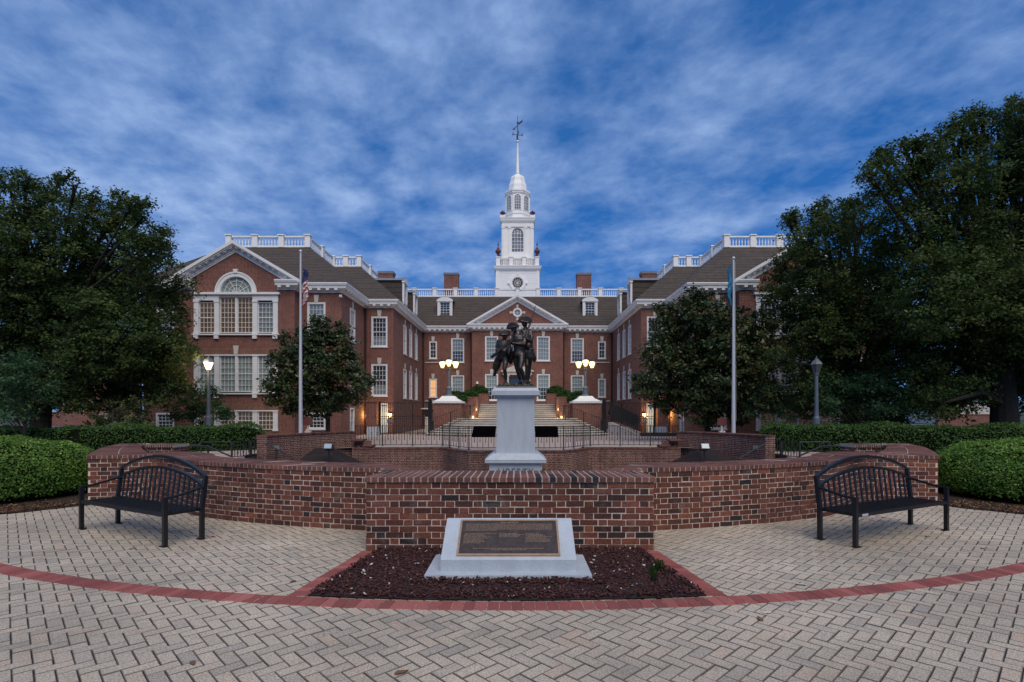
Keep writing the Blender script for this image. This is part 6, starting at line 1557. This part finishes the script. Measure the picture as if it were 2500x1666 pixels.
# ================================================================ trees, hedges
def tree(name, base, lobes_px, D, m, label, cat='tree', group=None, per=34, size=.17, tuft=.42, dens=1.22, trunk_r=.35, spread=1.6, fork=3.0, flat=1.0, tone_shift=0, seed=1):
    """lobes_px: (px, py, radius px) of the crown's masses as the photograph shows them, set round the trunk's own distance"""
    rr = random.Random(seed); e = empty(name, (base[0], base[1], 0), label, cat, group); B = Vector(base[:2]+(0,))
    lobes = []
    for q in lobes_px:
        px_, py_, r = q[:3]; dd = D+(q[3] if len(q) > 3 else rr.uniform(-spread, spread)); c = P(px_, py_, dd); lobes.append((c-B, r*dd/1300))
    pts, nr, tn = crown_points([(tuple(c), r) for c, r in lobes], per, tuft, dens, flat)
    ok = pts[:, 2] > .12; pts, nr, tn = pts[ok], nr[ok], tn[ok]
    leaves('crown', pts, nr, size, m, e, tone=np.clip(tn+tone_shift, 0, 1), aspect=.5)
    mb = MB(); top = Vector((rr.uniform(-.2, .2), rr.uniform(-.2, .2), fork))
    mb.tube([(0, 0, -.05), (0, 0, .25), tuple(top*.5), tuple(top)], [trunk_r*1.5, trunk_r*1.05, trunk_r*.9, trunk_r*.75], 12)
    for c, r in lobes:
        s0 = top*rr.uniform(.55, 1.0); mid = s0.lerp(c, .5)+Vector((rr.uniform(-.3, .3), rr.uniform(-.3, .3), .12*(c-s0).length)); k = trunk_r*rr.uniform(.22, .42)
        mb.tube([s0, mid, c], [k, k*.65, k*.25], 7)
        for i in range(4):
            d = Vector((rr.gauss(0, 1), rr.gauss(0, 1), rr.gauss(.2, .8))).normalized()*r*.8; mb.tube([c-(c-mid)*rr.uniform(0, .4), c+d*.5, c+d], [k*.3, k*.2, k*.06], 5)
    obj('trunk', mb.mesh('trunk', M['bark']), e)
    return e
# ---- left
tree('oak_tree', (P(96, 0, 25).x, 25.0), [(30, 500, 68), (132, 515, 60), (205, 555, 62), (290, 520, 40), (318, 560, 45), (330, 620, 55), (378, 585, 34), (260, 650, 90), (120, 640, 110), (0, 640, 110), (-90, 560, 100), (70, 780, 120), (200, 780, 110), (320, 745, 75), (395, 790, 60), (420, 850, 48), (110, 900, 90), (240, 890, 85), (340, 880, 80), (420, 910, 46), (455, 860, 30), (300, 830, 90), (280, 700, 80), (-60, 800, 120), (-60, 930, 80), (170, 970, 42), (300, 960, 42, 2.2), (385, 920, 45), (90, 985, 40), (450, 700, 28), (395, 700, 50), (300, 850, 70, -1.5), (200, 860, 70, -2), (380, 870, 50, -1), (230, 760, 60, -2.2), (30, 700, 100), (150, 840, 100), (60, 930, 80), (398, 572, 15), (388, 600, 18), (350, 498, 17), (298, 486, 17), (322, 500, 16), (180, 452, 22), (60, 440, 24), (140, 448, 20), (20, 450, 26), (105, 470, 26), (345, 535, 22), (225, 490, 24), (400, 960, 40), (440, 940, 34), (330, 930, 60, 2.2), (200, 950, 50), (255, 985, 26, 2.2), (410, 640, 26), (425, 755, 30)], 25, M['leaf_oak'], 'great dark oak tree in front of the left wing, filling the left edge', per=40, size=.17, trunk_r=.42, spread=2.2, fork=3.2, seed=3, tuft=.40)
tree('small_tree', (P(48, 0, 19).x, 19.0), [(15, 890, 62), (55, 940, 50), (85, 900, 26), (95, 960, 24), (30, 1000, 40), (-30, 960, 65), (10, 1005, 40), (60, 905, 28), (-60, 900, 60)], 19, M['leaf_cool'], 'smaller light green tree at the far left, lower than the oak behind it', size=.13, trunk_r=.08, fork=1.2, spread=.6, tuft=.30, seed=5, flat=.7)
tree('magnolia_tree', (P(800, 0, 28.3).x, 28.3), [(787, 798, 24), (765, 815, 30), (822, 815, 26), (750, 850, 42), (815, 852, 46), (700, 830, 14), (715, 865, 30), (700, 895, 42), (770, 900, 60), (845, 895, 42), (668, 935, 28), (720, 950, 50), (790, 955, 55), (855, 945, 45), (893, 938, 26), (680, 965, 30), (745, 990, 32), (820, 988, 24), (712, 985, 26)], 28, M['leaf_magnolia'], 'glossy dark magnolia tree before the left wing, behind the US flagpole', group='magnolia trees before the wings', per=30, size=.21, tuft=.34, dens=1.7, trunk_r=.13, fork=1.6, spread=1.4, seed=7)
tree('dogwood_tree', (P(500, 0, 28).x, 28.0), [(500, 975, 42), (460, 1000, 36), (535, 1005, 34), (488, 1018, 36), (440, 1020, 20), (520, 960, 18), (555, 1015, 18)], 28, M['leaf_cool'], 'small spreading tree below the lit lamp post', size=.14, trunk_r=.06, fork=.8, spread=.6, tuft=.30, seed=9, flat=.7)
tree('variegated_shrub', (P(305, 0, 23.1).x, 23.1), [(250, 1020, 30), (290, 1005, 32), (335, 1010, 34), (360, 998, 20), (305, 1030, 32), (265, 1040, 26), (345, 1035, 24), (325, 985, 14), (235, 1040, 16)], 23.1, M['leaf_pale'], 'pale variegated shrub standing behind the left hedge', 'shrub', size=.13, trunk_r=.04, fork=.4, spread=.4, tuft=.22, seed=11)
# ---- right
tree('oak_tree', (P(2455, 0, 24).x, 24.0), [(2490, 292, 42), (2440, 330, 48), (2380, 320, 34), (2330, 355, 50), (2265, 385, 42), (2215, 400, 40), (2165, 425, 40), (2150, 470, 34), (2235, 460, 70), (2335, 455, 80), (2450, 430, 90), (2560, 400, 110), (2240, 560, 80), (2350, 600, 100), (2480, 590, 110), (2600, 600, 130), (2290, 720, 110), (2420, 750, 120), (2560, 780, 130), (2350, 870, 100), (2480, 890, 100), (2250, 850, 80), (2580, 940, 90), (2410, 950, 50), (2300, 950, 60), (2530, 330, 60), (2380, 700, 110), (2500, 700, 110), (2330, 930, 80), (2440, 830, 110), (2240, 950, 60), (2560, 860, 110), (2138, 392, 18), (2165, 378, 16), (2205, 362, 18), (2240, 350, 16), (2318, 310, 20), (2345, 296, 16), (2372, 276, 16), (2400, 292, 20), (2462, 275, 22), (2494, 252, 20), (2120, 430, 20), (2290, 345, 22), (2330, 1000, 34), (2280, 990, 40)], 24, M['leaf_oak'], 'tallest oak tree, at the right edge with its crown above all the roofs', per=40, size=.165, trunk_r=.55, spread=2.2, fork=3.4, seed=13, tuft=.42)
tree('oak_tree', (P(2080, 0, 27).x, 27.2), [(1945, 555, 24), (1960, 590, 40), (2005, 545, 34), (2055, 540, 42), (2110, 530, 46), (2020, 600, 60), (2110, 610, 75), (2190, 640, 80), (1950, 655, 50), (1905, 700, 38), (2000, 710, 75), (2110, 730, 95), (1925, 760, 45), (1980, 800, 62), (2080, 830, 90), (2190, 800, 90), (1930, 850, 48), (2010, 890, 55), (2110, 920, 66), (2200, 900, 80), (1960, 930, 46), (2070, 960, 60), (2150, 980, 60), (2230, 760, 80), (2060, 770, 80), (2000, 950, 50), (1925, 545, 16), (1938, 530, 14), (1990, 515, 18), (2010, 500, 12), (2060, 505, 18), (2085, 500, 14), (1912, 640, 22), (1890, 680, 18), (1878, 720, 22), (1880, 790, 26), (1900, 880, 34), (2050, 1000, 46), (2120, 1010, 40), (1970, 1000, 36), (2190, 1010, 40)], 27, M['leaf_oak'], 'broad oak tree covering the right wing, left of the tallest oak', per=42, size=.165, trunk_r=.36, spread=1.8, fork=3.0, seed=15, tuft=.40, tone_shift=.06)
tree('magnolia_tree', (P(1735, 0, 29).x, 29.3), [(1685, 738, 30), (1712, 728, 24), (1655, 770, 36), (1725, 775, 50), (1785, 780, 36), (1630, 820, 42), (1700, 840, 70), (1785, 845, 66), (1850, 800, 40), (1605, 870, 40), (1660, 910, 66), (1750, 920, 75), (1835, 900, 66), (1585, 930, 36), (1572, 955, 24), (1630, 970, 42), (1700, 980, 46), (1790, 985, 50), (1860, 970, 50), (1735, 1010, 34), (1620, 760, 20)], 28.4, M['leaf_magnolia'], 'large dark magnolia tree before the right wing, behind the blue flag', group='magnolia trees before the wings', per=32, size=.21, tuft=.36, dens=1.7, trunk_r=.17, fork=1.7, spread=1.5, seed=17)
tree('dogwood_tree', (P(2110, 0, 24.5).x, 24.6), [(2010, 940, 30), (2050, 950, 42), (2110, 935, 46), (2170, 955, 46), (2230, 965, 38), (2080, 985, 40), (2140, 1000, 34), (2200, 1000, 30), (2020, 990, 30), (2270, 985, 26), (2300, 1010, 20)], 24.5, M['leaf_cool'], 'low layered tree under the right oaks, beside the unlit lamp post', size=.14, trunk_r=.09, fork=1.0, spread=.9, tuft=.34, seed=19, flat=.55, dens=1.3)
tree('dogwood_tree', (P(1890, 0, 27).x, 27.0), [(1880, 960, 34), (1920, 975, 30), (1860, 990, 26), (1905, 1005, 24), (1930, 1015, 24), (1830, 1005, 26), (1950, 990, 26)], 26.8, M['leaf_cool'], 'small dark tree between the blue flagpole and the unlit lamp post', size=.13, trunk_r=.05, fork=.7, spread=.5, tuft=.30, seed=21, flat=.7)
# far trees past the ends of the building
for i, (pxx, pyy, D, r, s_) in enumerate([(-40, 900, 90, 120, 1), (150, 960, 110, 60, 2), (2330, 985, 95, 34, 3), (2420, 960, 80, 60, 4), (2560, 900, 90, 120, 5), (40, 985, 80, 40, 6), (2270, 975, 120, 40, 7)]):
    c = P(pxx, pyy, D); tree('far_tree', (c.x, D), [(pxx, pyy, r*.6, 0), (pxx-r*.5, pyy+r*.15, r*.45, 0), (pxx+r*.5, pyy+r*.1, r*.45, 0)], D, M['leaf_cool'], ('tree' if i else 'big tree')+' far beyond the '+('left' if pxx < 1000 else 'right')+' end of the hall', 'tree', 'far trees past the ends of the building', per=14, size=.7, tuft=1.3, dens=.12, trunk_r=.3, fork=2, seed=30+i)
# ---- clipped boxwoods at the plaza's edge
def big_boxwood(s, sd):
    e = empty('boxwood', (s*10.9, 10.35, 0), 'big rounded light green boxwood '+('beyond the left bench' if s < 0 else 'beyond the right bench'), 'shrub', 'rounded boxwoods at the plaza edge')
    n = 52000; h = (2.5, 1.8, 1.16); rng = RNG
    pts, nr = rounded_surface(n, (0, 0, 0), h, 2.75)
    w = np.array([s*10.9, 10.35, 0]); l = lump(pts+w, .075, 2.1)+lump(pts+w, .03, 6.5)
    dep = np.abs(RNG.normal(size=(n, 1)))*.085*(1.3-nr[:, 2:3]*.8); pts = pts+nr*l[:, None]-nr*dep
    keep = (pts[:, 1] < 1.3) & (pts[:, 2] > .10+.12*RNG.uniform(size=n)); pts, nr = pts[keep], nr[keep]
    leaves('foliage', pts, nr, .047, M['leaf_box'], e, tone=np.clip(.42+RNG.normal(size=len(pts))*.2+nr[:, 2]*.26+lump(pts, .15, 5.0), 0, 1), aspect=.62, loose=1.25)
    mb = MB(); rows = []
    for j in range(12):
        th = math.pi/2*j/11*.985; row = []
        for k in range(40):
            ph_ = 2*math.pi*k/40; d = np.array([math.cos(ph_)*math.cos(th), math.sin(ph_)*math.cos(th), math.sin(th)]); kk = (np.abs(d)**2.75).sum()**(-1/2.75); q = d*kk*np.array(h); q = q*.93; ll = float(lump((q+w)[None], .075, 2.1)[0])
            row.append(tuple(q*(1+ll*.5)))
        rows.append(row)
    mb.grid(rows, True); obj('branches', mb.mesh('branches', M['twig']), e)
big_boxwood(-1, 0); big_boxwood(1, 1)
# ---- long low hedges behind
def hedge(path, hgt, wid, n_per_m, size, m, label, seed=1):
    Pp = Path(path); n = int(Pp.L*n_per_m); s_ = RNG.uniform(0, Pp.L, n); a = RNG.uniform(-.12, math.pi+.12, n)
    e = empty('hedge', (*path[0], 0), label, 'hedge', 'clipped hedges behind the walls')
    p2 = 4.0; ca, sa = np.cos(a), np.maximum(np.sin(a), -.02); k = (np.abs(ca)**p2+np.abs(sa)**p2)**(-1/p2)
    u, z = ca*k*wid/2, sa*k*hgt
    base = np.array([tuple(Pp.at(t)) for t in s_]); tg = np.array([tuple(Pp.tan(t)) for t in s_]); nn_ = np.stack([tg[:, 1], -tg[:, 0]], 1)
    endf = np.minimum(1, np.minimum(s_, Pp.L-s_)/.5)**.4
    hmod = 1+.06*np.sin(s_*1.3+seed)+.04*np.sin(s_*3.1)
    z = z*hmod*(.45+.55*endf); u = u*(.5+.5*endf)*(1+.06*np.sin(s_*2.2+1))
    pts = np.stack([base[:, 0]+nn_[:, 0]*u, base[:, 1]+nn_[:, 1]*u, z], 1)+RNG.normal(size=(n, 3))*.035
    nr = np.stack([nn_[:, 0]*ca, nn_[:, 1]*ca, np.maximum(sa, .05)], 1); pts[:, 2] = np.maximum(pts[:, 2], .05)
    o = np.array([path[0][0], path[0][1], 0])
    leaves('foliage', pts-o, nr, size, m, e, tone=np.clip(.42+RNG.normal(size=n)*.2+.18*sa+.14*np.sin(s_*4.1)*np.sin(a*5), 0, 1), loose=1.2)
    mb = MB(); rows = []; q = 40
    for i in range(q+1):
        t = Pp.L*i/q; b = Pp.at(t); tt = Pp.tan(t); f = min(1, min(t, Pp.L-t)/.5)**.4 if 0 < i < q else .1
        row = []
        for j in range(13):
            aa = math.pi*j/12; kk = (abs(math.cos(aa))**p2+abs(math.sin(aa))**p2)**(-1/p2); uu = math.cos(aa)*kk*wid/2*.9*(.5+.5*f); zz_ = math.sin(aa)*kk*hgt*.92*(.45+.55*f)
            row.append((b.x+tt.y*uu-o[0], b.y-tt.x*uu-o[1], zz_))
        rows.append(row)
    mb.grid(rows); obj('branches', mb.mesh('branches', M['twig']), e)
def HP(px_, py_, D): return (P(px_, py_, D).x, D)
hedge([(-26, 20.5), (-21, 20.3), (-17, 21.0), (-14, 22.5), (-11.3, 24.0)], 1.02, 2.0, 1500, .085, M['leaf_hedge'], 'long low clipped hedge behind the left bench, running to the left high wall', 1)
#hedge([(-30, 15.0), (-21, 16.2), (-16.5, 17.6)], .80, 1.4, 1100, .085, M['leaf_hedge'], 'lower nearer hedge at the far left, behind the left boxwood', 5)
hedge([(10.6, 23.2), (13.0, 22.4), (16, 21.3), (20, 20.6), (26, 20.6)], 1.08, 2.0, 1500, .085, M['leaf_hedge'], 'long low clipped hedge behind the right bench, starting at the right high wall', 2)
#hedge([(15.5, 17.4), (20, 16.2), (30, 15)], .80, 1.4, 1100, .085, M['leaf_hedge'], 'lower nearer hedge at the far right, behind the right boxwood', 6)
# planted strips beside the plaza: litter and mulch under the boxwoods
for s in (1, -1):
    g = MB(); out = [(-7.46, 9.38), (-7.75, 8.95), (-8.16, 8.52), (-8.9, 8.12), (-10, 7.72), (-12, 7.25), (-15, 6.9)]
    inn_ = [(-9.4, 12.9), (-9.8, 12.9), (-10.5, 13), (-11.5, 13), (-12.5, 13.5), (-14, 14), (-19, 14)]
    g.grid([[(x*s, y, .011) for x, y in out], [(x*s, y, .03) for x, y in [(a[0]*.7+b[0]*.3, a[1]*.7+b[1]*.3) for a, b in zip(out, inn_)]], [(x*s, y, .02) for x, y in inn_]])
    o = obj('planting_bed', g.mesh('planting_bed', M['litter'])); tag(o, kind='structure')
def litter(n):
    k = RNG.uniform(0, 1, n); X = np.interp(k, [0, .15, .35, .6, 1], [7.5, 8.16, 8.9, 10, 12]); Y = np.interp(k, [0, .15, .35, .6, 1], [9.4, 8.54, 8.14, 7.74, 7.28])
    s_ = RNG.choice([-1, 1], n); d = np.abs(RNG.normal(size=n))*.55; return np.stack([(X+d*.3)*s_, Y+d, np.full(n, .022)+RNG.uniform(0, .015, n)], 1)
chips('leaf_litter', 8000, litter, (.02, .06), [(0, (.05, .028, .018)), (.5, (.12, .062, .035)), (.9, (.20, .12, .07)), (1, (.36, .30, .22))], flat=.3, thick=.12)

# ================================================================ far surroundings seen under the trees
g = MB(); g.face([(-200, 56, -.02), (-24, 56, -.02), (-24, 66, -.02), (-200, 66, -.02)]); g.face([(24, 62, -.02), (200, 62, -.02), (200, 70, -.02), (24, 70, -.02)])
tag(obj('road', g.mesh('road', M['asphalt'])), kind='structure')
fh = empty('brick_house', (P(190, 0, 95).x, 95, 0), 'distant red brick house with a pale base, seen under the left oak', 'house')
D = 95; x0, x1 = P(150, 0, D).x, P(260, 0, D).x
mb = MB(); mb.box(x0, D, 0, x1, D+9, 9); part('wall', mb, M['brick'], fh)
mb = MB(); mb.box(x0-.3, D-.2, 0, x1+.2, D-.01, 1.3); part('base', mb, M['concrete'], fh)
mb = MB(); mb.hexa([(x0-.4, D-.5, 9), (x1+.4, D-.5, 9), (x1+.4, D+9.5, 9), (x0-.4, D+9.5, 9), (x0-.4, D+4.4, 13), (x1+.4, D+4.4, 13), (x1+.4, D+4.6, 13), (x0-.4, D+4.6, 13)]); part('roof', mb, M['shingle'], fh)
for pxx, pyy in ((199, 1005), (199, 985), (230, 985), (160, 985)):
    c = P(pxx, pyy, D); mb = MB(); mb.box(c.x-.42, D-.06, c.z-.35, c.x+.42, D-.011, c.z+.35); w_ = part('window', mb, M['white'], fh)
    mb = MB(); mb.box(c.x-.28, D-.075, c.z-.22, c.x+.28, D-.0605, c.z+.22); obj('pane', mb.mesh('pane', M['glass']), w_).matrix_parent_inverse = Matrix()
for (pa, pb, D, z1, lab) in ((115, 235, 62, 1.5, 'low dark red garden wall far off under the left oak'), (2290, 2455, 58, 1.25, 'low brick garden wall far off under the right oaks')):
    mb = MB(); mb.box(P(pa, 0, D).x, D, 0, P(pb, 0, D).x, D+.4, z1); mb.box(P(pa, 0, D).x-.05, D-.05, z1+.0005, P(pb, 0, D).x+.05, D+.45, z1+.12)
    tag(obj('garden_wall', mb.mesh('garden_wall', M['brick'])), lab, 'wall')
mb = MB(); D = 70; mb.box(P(2300, 0, D).x, D, 0, P(2420, 0, D).x, D+8, 3.4); hh = empty('white_house', (P(2360, 0, D).x, D+4, 0), 'pale low house glimpsed far off under the right oaks', 'house'); part('wall', mb, M['stone'], hh)
mb = MB(); x0, x1 = P(2290, 0, D).x, P(2430, 0, D).x; mb.hexa([(x0, D-.5, 3.4), (x1, D-.5, 3.4), (x1, D+8.5, 3.4), (x0, D+8.5, 3.4), (x0, D+3.9, 5.6), (x1, D+3.9, 5.6), (x1, D+4.1, 5.6), (x0, D+4.1, 5.6)]); part('roof', mb, M['shingle'], hh)
